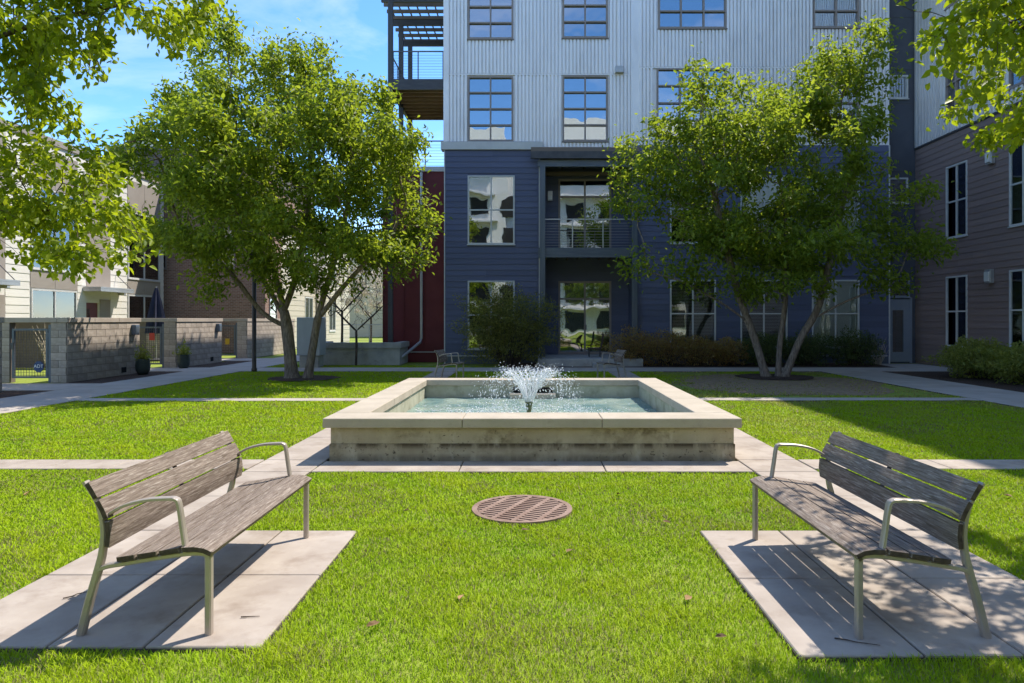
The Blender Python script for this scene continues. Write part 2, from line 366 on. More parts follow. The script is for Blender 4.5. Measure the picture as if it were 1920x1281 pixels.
# ------------------------------------------------------------------ ground, lawn, paths
def sheet(name, b, z, mat, parent=None):
    x0, x1, y0, y1 = b
    return mk(name, [(x0, y0, z), (x1, y0, z), (x1, y1, z), (x0, y1, z)], [(0, 1, 2, 3)], mat, parent)
struct(mk('ground', [(-400, -400, -.02), (400, -400, -.02), (400, 400, -.02), (-400, 400, -.02)], [(0, 1, 2, 3)], 'soil'))
FX, FY0, FY1 = 2.36, 7.94, 13.30                    # fountain wall footprint
PATHS = []                                          # x0,x1,y0,y1 kept clear of grass
def path(name, rects, mat, top=.012):
    """a path as a structure whose slabs are its pieces"""
    xs = [r for q in rects for r in q[:2]]; ys = [r for q in rects for r in q[2:4]]
    bed = mkboxes(name, [(q[0], q[1], q[2], q[3], -.03, top - .012) for q in rects], 'joint'); struct(bed)
    for x0, x1, y0, y1, nx, ny in rects:
        PATHS.append((x0, x1, y0, y1))
        for i in range(nx):
            for j in range(ny):
                g = .006
                a0, a1 = x0 + (x1 - x0) * i / nx, x0 + (x1 - x0) * (i + 1) / nx
                b0, b1 = y0 + (y1 - y0) * j / ny, y0 + (y1 - y0) * (j + 1) / ny
                bev('slab', (a0 + g, a1 - g, b0 + g, b1 - g, -.025, top + random.uniform(-.001, .002)), mat, bed, .006)
    return bed
path('path_fountain_front', [(-2.40, 2.40, 7.38, 7.925, 3, 1)], 'slab')
path('path_bench_left', [(-3.13, -2.44, 3.42, 4.39, 1, 1), (-2.44, -1.95, 3.42, 4.39, 1, 1), (-1.95, -1.36, 3.42, 4.39, 1, 1),
                         (-3.13, -2.44, 4.39, 5.32, 1, 1), (-2.44, -1.95, 4.39, 5.32, 1, 1), (-1.95, -1.36, 4.39, 5.32, 1, 1),
                         (-3.13, -2.405, 5.32, 7.38, 1, 2), (-3.13, -2.405, 7.38, 8.0, 1, 1), (-3.13, -2.41, 8.0, 21.75, 1, 9)], 'slab')
path('path_bench_right', [(1.30, 1.92, 3.33, 4.33, 1, 1), (1.92, 2.41, 3.33, 4.33, 1, 1), (2.41, 3.10, 3.33, 4.33, 1, 1),
                          (1.30, 1.92, 4.33, 5.32, 1, 1), (1.92, 2.41, 4.33, 5.32, 1, 1), (2.41, 3.10, 4.33, 5.32, 1, 1),
                          (2.405, 3.10, 5.32, 7.38, 1, 2), (2.405, 3.10, 7.38, 8.0, 1, 1), (2.41, 3.10, 8.0, 21.75, 1, 9)], 'slab')
path('path_cross_left', [(-9.3, -3.14, 7.52, 8.02, 4, 1)], 'slab')
path('path_cross_right', [(3.11, 9.2, 7.52, 8.02, 4, 1)], 'slab')
path('path_far_left', [(-9.3, -3.14, 13.85, 14.3, 4, 1)], 'walk')
path('path_far_right', [(3.11, 9.2, 13.95, 14.4, 4, 1)], 'walk')
path('walkway_left', [(-11.1, -9.31, -6, 21.8, 1, 17), (-11.1, -9.31, 21.8, 46, 1, 14)], 'walk')
path('walkway_right', [(9.21, 11.1, -6, 21.8, 1, 17)], 'walk')
path('walkway_back', [(-9.3, 14.4, 21.81, 23.5, 14, 1)], 'walk')
path('walkway_door', [(12.6, 14.4, 23.51, 25.5, 1, 1)], 'walk')
for y0 in (15.6, 21.5, 27.2):
    path('gate_step', [(-13.9, -11.11, y0 + .3, y0 + 2.0, 1, 1)], 'walk')
struct(mk('planting_bed', [(-.9, 23.51, .0), (12.59, 23.51, .0), (12.59, 25.6, .05), (-.9, 25.6, .05)], [(0, 1, 2, 3)], 'mulch'))
struct(sheet('planting_bed', (11.11, 14.7, -6, 21.8), .004, 'mulch'))
struct(sheet('planting_bed', (-12.2, -11.11, -6, 15.88), .002, 'mulch'))
struct(sheet('planting_bed', (-12.2, -11.11, 17.62, 21.78), .002, 'mulch'))
struct(sheet('planting_bed', (-12.2, -11.11, 23.52, 27.48), .002, 'mulch'))
DISCS = [(-6.45, 19.2, .95), (7.0, 19.7, 1.05), (-.088, 5.93, .445)]
def disc(name, c, r, z, mat, n=28, wob=.08):
    vs = [(c[0], c[1], z)] + [(c[0] + r * (1 + wob * math.sin(3 * a + c[0]) * .7 + wob * math.sin(7 * a) * .4) * math.cos(a), c[1] + r * (1 + wob * math.sin(5 * a) * .5) * math.sin(a), z - .015)
          for a in [2 * math.pi * k / n for k in range(n)]]
    return mk(name, vs, [(0, k + 1, (k + 1) % n + 1) for k in range(n)], mat)
surf('bare_soil', (.20, .135, .08), (.32, .23, .14), 6, 1, bump=.6, coord='World', col3=(.2, .19, .06), scale3=2)
struct(disc('bare_ground', (6.3, 17.9), 2.95, -.001, 'bare_soil', 40, .16))
struct(disc('mulch_ring', DISCS[0], .98, .03, 'mulch')); struct(disc('mulch_ring', DISCS[1], 1.08, .03, 'mulch'))

def snoise(x, y, s, seed):
    r = np.random.default_rng(seed); o = np.zeros_like(x)
    for k in range(7):
        a = r.uniform(0, 6.28); f = s * r.uniform(.5, 1.9); o += np.sin((x * math.cos(a) + y * math.sin(a)) * f + r.uniform(0, 6.28))
    return o / 3.2
def make_grass():
    X, Y = [], []
    for (y0, y1, dens) in ((2.4, 4, 10500), (4, 5.5, 8500), (5.5, 7.5, 6000), (7.5, 10, 3400), (10, 14, 1700), (14, 18, 950), (18, 25.3, 600)):
        x0, x1 = max(-9.3, -(1060 / 1280) * y1 - 1.4), min(9.2, (980 / 1280) * y1 + 1.4)
        n = int((x1 - x0) * (y1 - y0) * dens); X.append(rng.uniform(x0, x1, n)); Y.append(rng.uniform(y0, y1, n))
    X = np.concatenate(X); Y = np.concatenate(Y)
    ok = np.ones(len(X), bool)
    edge = np.clip(rng.normal(-.004, .008, len(X)), -.02, .004)
    for a, b, c, d in PATHS: ok &= ~((X > a - .004 + edge) & (X < b + .004 - edge) & (Y > c - .004 + edge) & (Y < d + .004 - edge))
    ok &= ~((X > -FX - .06) & (X < FX + .06) & (Y > FY0 - .1) & (Y < FY1 + .1))
    for cx, cy, r in DISCS: ok &= ~(((X - cx) ** 2 + (Y - cy) ** 2) < (r - .02 + edge) ** 2)
    ok &= ~((Y > 23.5) & (X > -.9)); ok &= ~((Y > 24.7) & (X > -8.3) & (X < -4.0)); ok &= ~((Y > 24.2) & (X > -4.2))
    dry = np.clip(snoise(X, Y, 2.2, 3) * .5 + .15, 0, 1) * np.clip((X - 2.5) / 2.0, 0, 1) * np.clip((Y - 9) / 6, 0, 1)
    dry = np.clip(dry * 1.6, 0, 1)
    bare = np.clip(1.25 - np.sqrt(((X - 6.9) / 3.4) ** 2 + ((Y - 17.6) / 3.0) ** 2) + .28 * snoise(X, Y, 2.6, 8), 0, 1) * (Y > 14.4) * (X > 3.11)
    dry = np.maximum(dry, np.clip(bare * 2.2, 0, 1)); thin = np.clip(snoise(X, Y, 1.7, 21) - .75, 0, .5)
    ok &= rng.random(len(X)) > dry * .9 + thin
    X, Y, dry = X[ok], Y[ok], dry[ok]; n = len(X)
    far = np.clip((Y - 3) / 15, 0, 1)
    clump = snoise(X, Y, 9, 11)
    h = (.016 + .010 * rng.random(n) + .008 * clump) * (1 + .35 * far) * (1 - .4 * dry)
    pe = np.zeros(n)                                # longer tufts along the near edges of the bench pads
    pe = np.exp(-((Y - 3.30) / .10) ** 2) * (np.abs(X) > 1.1); h *= 1 + .9 * pe * rng.random(n)
    w = (.0015 + .0012 * rng.random(n)) * (1 + far * 4.6)
    az = rng.uniform(0, 2 * np.pi, n); lean = rng.uniform(.4, 1.5, n) * h; la = rng.uniform(0, 2 * np.pi, n)
    cx, cy = np.cos(az) * w, np.sin(az) * w; lx, ly = np.cos(la) * lean, np.sin(la) * lean
    z0 = np.full(n, -.018)
    V = np.empty((n, 5, 3))
    V[:, 0] = np.stack([X - cx, Y - cy, z0], 1); V[:, 1] = np.stack([X + cx, Y + cy, z0], 1)
    V[:, 2] = np.stack([X + cx * .8 + lx * .4, Y + cy * .8 + ly * .4, z0 + h * .62 + .01], 1)
    V[:, 3] = np.stack([X - cx * .8 + lx * .4, Y - cy * .8 + ly * .4, z0 + h * .62 + .01], 1)
    V[:, 4] = np.stack([X + lx, Y + ly, z0 + h + .01], 1)
    k = np.arange(n) * 5
    loops = np.stack([k, k + 1, k + 2, k + 3, k + 3, k + 2, k + 4], 1).reshape(-1)
    starts = np.stack([np.arange(n) * 7, np.arange(n) * 7 + 4], 1).reshape(-1); tot = np.tile([4, 3], n)
    me = bpy.data.meshes.new('grass'); me.vertices.add(n * 5); me.loops.add(n * 7); me.polygons.add(n * 2)
    me.vertices.foreach_set('co', V.reshape(-1)); me.loops.foreach_set('vertex_index', loops.astype(np.int32))
    me.polygons.foreach_set('loop_start', starts.astype(np.int32)); me.polygons.foreach_set('loop_total', tot.astype(np.int32))
    me.update(calc_edges=True)
    big = snoise(X, Y, 1.3, 5) * .6 + snoise(X, Y, .5, 15) * .5; r = rng.random(n)
    g = np.stack([.315 + .10 * r + .05 * big + .02 * clump, .47 + .10 * r + .04 * big, .008 + .010 * r], 1)
    pale = rng.random(n) < .12 + .16 * (snoise(X, Y, 3.1, 31) > .55)
    g[pale] = np.array([.33, .30, .13]) * rng.uniform(.7, 1.1, (pale.sum(), 1))
    dc = np.array([.34, .25, .12]); m = (dry * rng.uniform(.3, 1.2, n)).clip(0, 1)[:, None]; g = g * (1 - m) + dc * m
    colr = np.concatenate([g.clip(.005, 1), np.ones((n, 1))], 1)
    at = me.color_attributes.new('Col', 'FLOAT_COLOR', 'POINT'); at.data.foreach_set('color', np.repeat(colr, 5, 0).reshape(-1))
    me.materials.append(MATS['grass'])
    o = link('grass', me, (0, 0, 0)); stuff(o)
    tag(o, 'short bright green lawn grass around the fountain and benches', 'grass')
make_grass()

# ------------------------------------------------------------------ fountain
def fountain():
    t = thing('fountain', (0, 10.6, 0), 'rectangular concrete fountain basin with wide cap stones and water jet', 'fountain')
    w = .2
    def ring(x, y0, y1, th, z0, z1): return [(-x, x, y0, y0 + th, z0, z1), (-x, x, y1 - th, y1, z0, z1), (-x, -x + th, y0 + th, y1 - th, z0, z1), (x - th, x, y0 + th, y1 - th, z0, z1)]
    mkboxes('lower_wall', ring(FX, FY0, FY1, .30, -.05, .205), 'concrete_wall', t)
    mkboxes('upper_wall', ring(FX - .012, FY0 + .012, FY1 - .012, .28, .2055, .402), 'concrete_wall', t)
    mkboxes('inner_lining', ring(FX - .302, FY0 + .302, FY1 - .302, .03, -.2, .40), 'concrete_in', t)
    x, y0, y1, z0, z1 = 2.42, 7.865, 13.36, .404, .514
    g = .003
    for k in range(3):
        a = -x + 2 * x * k / 3
        bev('cap_stone', (a + g, a + 2 * x / 3 - g, y0, y0 + .52, z0, z1), 'concrete_cap', t, .007)
        bev('cap_stone', (a + g, a + 2 * x / 3 - g, y1 - .42, y1, z0, z1), 'concrete_cap', t, .007)
    for k in range(3):
        b0 = y0 + .522; L = (y1 - .422 - b0) / 3
        for s in (-1, 1):
            xa, xb = sorted((s * x, s * (x - .42)))
            bev('cap_stone', (xa, xb, b0 + L * k + g, b0 + L * (k + 1) - g, z0, z1), 'concrete_cap', t, .007)
    mkboxes('basin_floor', [(-2.03, 2.03, 8.27, 12.97, -.16, -.02)], 'pool_floor', t)
    # weir outlet on the back wall
    mkboxes('weir_slot_plate', [(-.36, .38, 12.958, 12.966, .27, .37)], 'painted_void', t)  # flat dark plate, the shade of the opening is its colour
    bev('weir_ledge', (-.42, .44, 12.78, 12.967, .12, .262), 'concrete_cap', t, .006)
    # water surface with ripples around the jet
    nx, ny = 120, 140; vs, fs = [], []
    for j in range(ny + 1):
        for i in range(nx + 1):
            X = -2.02 + 4.04 * i / nx; Y = 8.28 + 4.68 * j / ny; d = math.hypot(X, Y - 10.6)
            ag = math.exp(-((d - .7) / .6) ** 2)
            z = .176 + .006 * math.sin(d * 22) * math.exp(-d * .5) + ag * .018 * (math.sin(X * 31 + Y * 17) * math.sin(Y * 37 - X * 11)) + .004 * math.sin(X * 13 + 2 * math.sin(Y * 7)) + .004 * math.sin(Y * 17 + X * 9)
            vs.append((X, Y, z))
    for j in range(ny):
        for i in range(nx): k = j * (nx + 1) + i; fs.append((k, k + 1, k + nx + 2, k + nx + 1))
    mk('water', vs, fs, 'water', t, True)
    c = (-.05, 10.6, 0)
    nz = mk('nozzle', *lathe([(.028, -.13), (.028, .18), (.035, .24), (.055, .36), (.066, .372), (.066, .38), (.05, .38)], c, 16), 'brass', t, True)
    # jet sheet: ballistic streams leaving the nozzle in a cone
    v0 = 3.2; parts = []; ico_v, ico_f = [], []
    bm = bmesh.new(); bmesh.ops.create_icosphere(bm, subdivisions=1, radius=1)
    iv = np.array([v.co[:] for v in bm.verts]); iff = [tuple(v.index for v in f.verts) for f in bm.faces]; bm.free()
    def drop(p, r, vd=None):
        k = len(ico_v); M = iv * (r * rng.uniform(.6, 1.5, 3))
        if vd is not None: M = M + (iv @ vd)[:, None] * vd * r * rng.uniform(.5, 3.0)
        ico_v.extend((M + p).tolist()); ico_f.extend([tuple(i + k for i in f) for f in iff])
    for a in np.linspace(0, 2 * np.pi, 22, endpoint=False):
        el = R(random.uniform(68, 72)); v = v0 * random.uniform(.93, 1.06); pts, rad = [], []
        for tt in np.linspace(0, .30, 10):
            h = .05 + v * math.cos(el) * tt; z = .38 + v * math.sin(el) * tt - 4.9 * tt * tt
            j = tt * .10
            pts.append((c[0] + h * math.cos(a) + random.uniform(-j, j), c[1] + h * math.sin(a) + random.uniform(-j, j), z)); rad.append(.009 * (1 - tt * 1.6) + random.uniform(0, .007))
        parts.append(tube(pts, rad, 5))
    mk('jet', *merge(parts), 'spray', t, True)
    for k in range(3400):
        a = rng.uniform(0, 2 * np.pi); el = R(rng.normal(70, 3)); v = v0 * rng.normal(1, .05); tt = rng.uniform(.06, .72) ** .9
        h = .05 + v * math.cos(el) * tt; z = .38 + v * math.sin(el) * tt - 4.9 * tt * tt
        if z < .17: continue
        j = .02 + .07 * tt
        drop(np.array([c[0] + h * math.cos(a) + rng.normal(0, j), c[1] + h * math.sin(a) + rng.normal(0, j), z + rng.normal(0, j * .6)]), rng.uniform(.0025, .008) * (1.2 if tt < .35 else .85), np.array([math.cos(el) * math.cos(a), math.cos(el) * math.sin(a), math.sin(el) - 9.8 * tt / v]))
    for k in range(1100):                           # splash ring where the drops land
        a = rng.uniform(0, 2 * np.pi); d = abs(rng.normal(.75, .2)); drop(np.array([c[0] + d * math.cos(a) * 1.25, c[1] + d * math.sin(a), .178 + abs(rng.normal(0, .03))]), rng.uniform(.003, .010))
    for k in range(3800):                           # foam drifting on the surface
        X = rng.normal(-.5, .95); Y = 10.1 + rng.normal(-.3, .8)
        if abs(X) < 1.95 and 8.35 < Y < 12.8:
            kk = len(ico_v); r = rng.uniform(.006, .022); M = iv * np.array([r * rng.uniform(.8, 2.2), r, .004]); ico_v.extend((M + np.array([X, Y, .179])).tolist()); ico_f.extend([tuple(i + kk for i in f) for f in iff])
    stuff(mk('spray', ico_v, ico_f, 'spray', t, True))
fountain()

# ------------------------------------------------------------------ benches and chairs
def make_bench(name, half, label, cat, group, mid=True):
    """seat faces local +x, long side along local y"""
    t = thing(name, (0, 0, 0), label, cat, group)
    def seat(s): return .425 if s > .2 else .36 + (s + .24) / .44 * .065
    for s in (-1, 1):
        y = s * half; w = .021
        f = mk('leg', *sweep_rect([(.327, 0), (.327, .2), (.327, .40), (.322, .418)], y - w, y + w, .034), 'bench_metal', t)
        mk('back_leg', *sweep_rect([(-.335, 0), (-.29, .18), (-.245, .34), (-.222, .44), (-.215, .56), (-.245, .69), (-.312, .798)], y - w, y + w, (.042, .022)), 'bench_metal', t)
        mk('seat_rail', *sweep_rect([(.335, .405), (.30, .424), (.22, .424), (.06, .402), (-.10, .375), (-.20, .358), (-.245, .335)], y - w, y + w, .026), 'bench_metal', t)
        mk('armrest', *sweep_rect([(-.222, .607), (-.12, .668), (.0, .700), (.12, .708), (.155, .704), (.172, .68), (.19, .56), (.21, .43)], y - w, y + w, (.016, .024)), 'bench_metal', t)
    L = half + .035
    def slat(nm, prof, th):
        P = [np.array(p, float) for p in prof]; up, dn = [], []
        for i, p in enumerate(P):
            d = P[min(i + 1, len(P) - 1)] - P[max(i - 1, 0)]; d /= np.linalg.norm(d); q = np.array([-d[1], d[0]])
            up.append(p + q * th); dn.append(p)
        loop = up + dn[::-1]; n = len(loop); c = sum(loop) / n; b = .004
        vs = []
        for y, sc in ((-L, .93), (-L + b, 1), (L - b, 1), (L, .93)):
            vs += [(c[0] + (p[0] - c[0]) * (sc if sc < 1 else 1), y, c[1] + (p[1] - c[1]) * sc) for p in loop]
        fs = []
        for r in range(3):
            for k in range(n): fs.append((r * n + k, r * n + (k + 1) % n, (r + 1) * n + (k + 1) % n, (r + 1) * n + k))
        e0 = tuple(range(n))[::-1]; e1 = tuple(3 * n + k for k in range(n))
        o = mk(nm, vs, fs + [e0, e1], 'wood_grey', t)
        o.data.materials.append(MATS['wood_end'])
        for pi in (len(o.data.polygons) - 1, len(o.data.polygons) - 2): o.data.polygons[pi].material_index = 1
        bm = bmesh.new(); bm.from_mesh(o.data); bmesh.ops.recalc_face_normals(bm, faces=bm.faces[:]); bm.to_mesh(o.data); bm.free()
        return o
    slat('seat_slat', [(-.132, .388), (-.038, .402)], .026)
    slat('seat_slat', [(-.026, .404), (.074, .419)], .026)
    slat('seat_slat', [(.086, .421), (.188, .436)], .026)
    slat('seat_slat', [(.199, .438), (.26, .441), (.31, .434), (.350, .415)], .026)
    slat('back_slat', [(-.170, .462), (-.162, .53), (-.168, .600)], .026)
    slat('back_slat', [(-.174, .614), (-.195, .664), (-.222, .712)], .026)
    slat('back_slat', [(-.228, .722), (-.250, .762), (-.276, .803)], .026)
    if mid:
        mk('back_bracket', *sweep_rect([(-.208, .47), (-.206, .56), (-.232, .66), (-.31, .795)], -.02, .02, .012), 'steel_dark', t)
        mk('seat_bracket', *sweep_rect([(-.13, .378), (.08, .41), (.25, .43)], -.02, .02, .012), 'steel_dark', t)
    return t
b1 = make_bench('bench', .79, 'weathered wooden park bench at left with sunlit front and its back to the left', 'bench', 'slatted park benches')
b1.location = (-2.02, 4.345, .012); b1.rotation_euler.z = R(.6)
b2 = copy_tree(b1); b2['label'] = 'weathered wooden park bench at right with shaded seat and its back to the right'
b2.location = (2.0, 4.31, .012); b2.rotation_euler.z = R(180.6)
ch1 = make_bench('slatted_chair', .27, 'single slatted chair behind the fountain, left one, facing right', 'chair', 'slatted chairs behind the fountain', False)
ch1.location = (-2.32, 19.0, .012); ch1.rotation_euler.z = R(-14)
ch2 = copy_tree(ch1); ch2['label'] = 'single slatted chair behind the fountain, right one, facing left'
ch2.location = (2.22, 19.0, .012); ch2.rotation_euler.z = R(194)
# ------------------------------------------------------------------ drain grate
def grate():
    c = (-.088, 5.93); r = .435
    t = thing('drain_grate', (c[0], c[1], 0), 'round rusty iron drain grate set in the lawn', 'grate')
    vs, fs = [], []; n = 48
    for rr, z in ((r, -.015), (r, .020), (r - .045, .020), (r - .045, -.015)):
        vs += [(c[0] + rr * math.cos(2 * math.pi * k / n), c[1] + rr * math.sin(2 * math.pi * k / n), z) for k in range(n)]
    for q in range(4):
        for k in range(n): a, b = q * n, ((q + 1) % 4) * n; fs.append((a + k, a + (k + 1) % n, b + (k + 1) % n, b + k))
    mk('rim', vs, fs, 'grate_iron', t)
    mk('pit_dark_disc', [(c[0] + (r - .03) * math.cos(2 * math.pi * k / n), c[1] + (r - .03) * math.sin(2 * math.pi * k / n), -.012) for k in range(n)], [tuple(range(n))], 'painted_void', t)  # flat black disc painted as the dark depth below the bars
    ang = R(-24); ca, sa = math.cos(ang), math.sin(ang); ri = r - .04
    def bar(nm, u0, u1, v0, v1, z1):
        P = [(u0, v0), (u1, v0), (u1, v1), (u0, v1)]
        vs = [(c[0] + u * ca - v * sa, c[1] + u * sa + v * ca, z) for z in (-.01, z1) for u, v in P]
        mk(nm, vs, BF, 'grate_iron', t)
    for k in range(-7, 8):
        v = k * .054; hw = .0125; e = math.sqrt(max(ri ** 2 - (abs(v) + hw) ** 2, 0))
        if e > .03: bar('bar', -e, e, v - hw, v + hw, .0185)
    for k in (-.27, -.09, .09, .27):
        e = math.sqrt(ri ** 2 - (abs(k) + .02) ** 2); bar('rib', k - .02, k + .02, -e, e, .0195)
grate()

# ------------------------------------------------------------------ wall helpers
class Wall:
    """a: along the wall, n: outwards, z up"""
    def __init__(s, face, off): s.face = face; s.off = off
    def box(s, a0, a1, n0, n1, z0, z1):
        if s.face == '-y': return (a0, a1, s.off - n1, s.off - n0, z0, z1)
        if s.face == '-x': return (s.off - n1, s.off - n0, a0, a1, z0, z1)
        return (s.off + n0, s.off + n1, a0, a1, z0, z1)
    def pt(s, a, n, z):
        if s.face == '-y': return (a, s.off - n, z)
        if s.face == '-x': return (s.off - n, a, z)
        return (s.off + n, a, z)
def cut(a0, a1, gaps):
    out = [(a0, a1)]
    for g0, g1 in gaps:
        nx = []
        for p, q in out:
            if g1 <= p or g0 >= q: nx.append((p, q)); continue
            if g0 > p: nx.append((p, g0))
            if g1 < q: nx.append((g1, q))
        out = nx
    return [(p, q) for p, q in out if q - p > .02]
WEDGE = {}
def board(w, a0, a1, z0, z1, mat, parent, proud=.024):
    key = (w.face, mat)
    if key not in WEDGE:
        u = Wall(w.face, 0)
        pts = [u.pt(a, n, z) for a, n, z in ((-.5, 0, 0), (.5, 0, 0), (.5, 1, 0), (-.5, 1, 0), (-.5, 0, 1), (.5, 0, 1), (.5, .35, 1), (-.5, .35, 1))]
        me = meshdata('board_' + mat, pts, BF, mat)
        bm = bmesh.new(); bm.from_mesh(me); bmesh.ops.recalc_face_normals(bm, faces=bm.faces[:]); bm.to_mesh(me); bm.free(); WEDGE[key] = me
    sc = (a1 - a0, proud, z1 - z0) if w.face == '-y' else (proud, a1 - a0, z1 - z0)
    return link('board', WEDGE[key], w.pt((a0 + a1) / 2, 0, z0), parent, sc)
def siding(w, parent, a0, a1, z0, z1, exp, mat, openings=(), maxlen=3.66):
    n = max(1, round((z1 - z0) / exp)); e = (z1 - z0) / n
    for k in range(n):
        b0, b1 = z0 + k * e, z0 + (k + 1) * e
        gaps = [(o[0], o[1]) for o in openings if min(o[3], b1) - max(o[2], b0) > .3 * e]
        for p, q in cut(a0, a1, gaps):
            x = p; first = random.uniform(.35, 1) * maxlen
            while q - x > .01:
                L = first if q - x > first + .5 else q - x
                board(w, x + .001, x + L - .001, b0 + .001, b1 + .004, mat, parent); x += L; first = maxlen
def backing(name, w, a0, a1, z0, z1, openings, mat, parent, th=.25):
    """solid wall with real openings"""
    As = sorted({a0, a1} | {v for o in openings for v in o[:2] if a0 < v < a1})
    bs = []
    for p, q in zip(As, As[1:]):
        m = (p + q) / 2
        for r0, r1 in cut(z0, z1, [(o[2], o[3]) for o in openings if o[0] < m < o[1]]): bs.append(w.box(p, q, -th, 0, r0, r1))
    return mkboxes(name, bs, mat, parent)
def corrugated(name, w, a0, a1, z0, z1, openings, parent, pitch=.135, mat='galv', n0=.006, depth=.075):
    vs, fs = [], []; k = int((a1 - a0) / pitch); pitch = (a1 - a0) / k
    prof = [(0, n0), (.05, n0 + depth), (.66, n0 + depth), (.71, n0), (1, n0)]
    for i in range(k):
        s = a0 + i * pitch; m = s + pitch * .5
        for r0, r1 in cut(z0, z1, [(o[2], o[3]) for o in openings if o[0] < m < o[1]]):
            b = len(vs)
            for u, n in prof: vs.append(w.pt(s + u * pitch, n, r0)); vs.append(w.pt(s + u * pitch, n, r1))
            for j in range(4): fs.append((b + 2 * j, b + 2 * j + 2, b + 2 * j + 3, b + 2 * j + 1))
    return stuff(mk(name, vs, fs, mat, parent))
def window(w, o, parent, cols, rows, frame='trim_white', glass='glass', blind=None, fw=.055, n0=-.03, n1=.045, name='window', mw=None, room=True):
    """o = (a0,a1,z0,z1); cols / rows: counts or lists of fractions"""
    a0, a1, z0, z1 = o; mw = mw or fw * .9
    ca = [a0 + (a1 - a0) * k / cols for k in range(cols + 1)] if isinstance(cols, int) else [a0 + (a1 - a0) * k for k in cols]
    rz = [z0 + (z1 - z0) * k / rows for k in range(rows + 1)] if isinstance(rows, int) else [z0 + (z1 - z0) * k for k in rows]
    bs = [w.box(a0, a0 + fw, n0, n1, z0, z1), w.box(a1 - fw, a1, n0, n1, z0, z1), w.box(a0 + fw, a1 - fw, n0, n1, z0, z0 + fw), w.box(a0 + fw, a1 - fw, n0, n1, z1 - fw, z1)]
    for a in ca[1:-1]: bs.append(w.box(a - mw / 2, a + mw / 2, n0 + .005, n1 - .006, z0 + fw, z1 - fw))
    for z in rz[1:-1]:
        for p, q in zip(ca, ca[1:]): bs.append(w.box(p + mw / 2, q - mw / 2, n0 + .006, n1 - .009, z - mw / 2, z + mw / 2))
    f = mkboxes(name, bs, frame, parent)
    bx('sill', w.box(a0 - .03, a1 + .03, .0, n1 + .025, z0 - .035, z0 - .002), frame, f)
    for p, q in zip(ca, ca[1:]):
        for r, s in zip(rz, rz[1:]):
            e = mw / 2 - .004
            bx('pane', w.box(p + e, q - e, .0, .006, r + e, s - e), glass, f)
    if blind:
        kind, frac, mat = blind
        zb = z1 - (z1 - z0) * frac
        if kind == 'slats':
            n = int((z1 - fw - zb) / .055); bs = []
            for k in range(n): z = z1 - fw - k * .055; bs.append(w.box(a0 + fw, a1 - fw, -.11, -.075, z - .043, z - .012))
            mkboxes('blind', bs, mat, f)
        else:
            bx('shade' if kind == 'shade' else 'curtain', w.box(a0 + .02, a1 - .02, -.10, -.08, zb, z1 - .01), mat, f)
    if room: bx('room_dark', w.box(a0 - .2, a1 + .2, -1.5, -1.45, z0 - .2, z1 + .2), 'room_dark', f)  # dark panel behind the glass, painted as the unlit room
    return f
def rails(w, a0, a1, n, z0, h, nr, mat, parent, name='railing', post=1.2):
    bs = [w.box(a0, a1, n - .022, n + .022, z0 + h - .04, z0 + h)]
    for k in range(nr): z = z0 + .08 + (h - .14) * k / nr; bs.append(w.box(a0, a1, n - .004, n + .004, z - .004, z + .004))
    m = max(1, round((a1 - a0) / post))
    for k in range(m + 1): a = a0 + (a1 - a0) * k / m; bs.append(w.box(a - .02, a + .02, n - .02, n + .02, z0, z0 + h - .002))
    return mkboxes(name, bs, mat, parent)

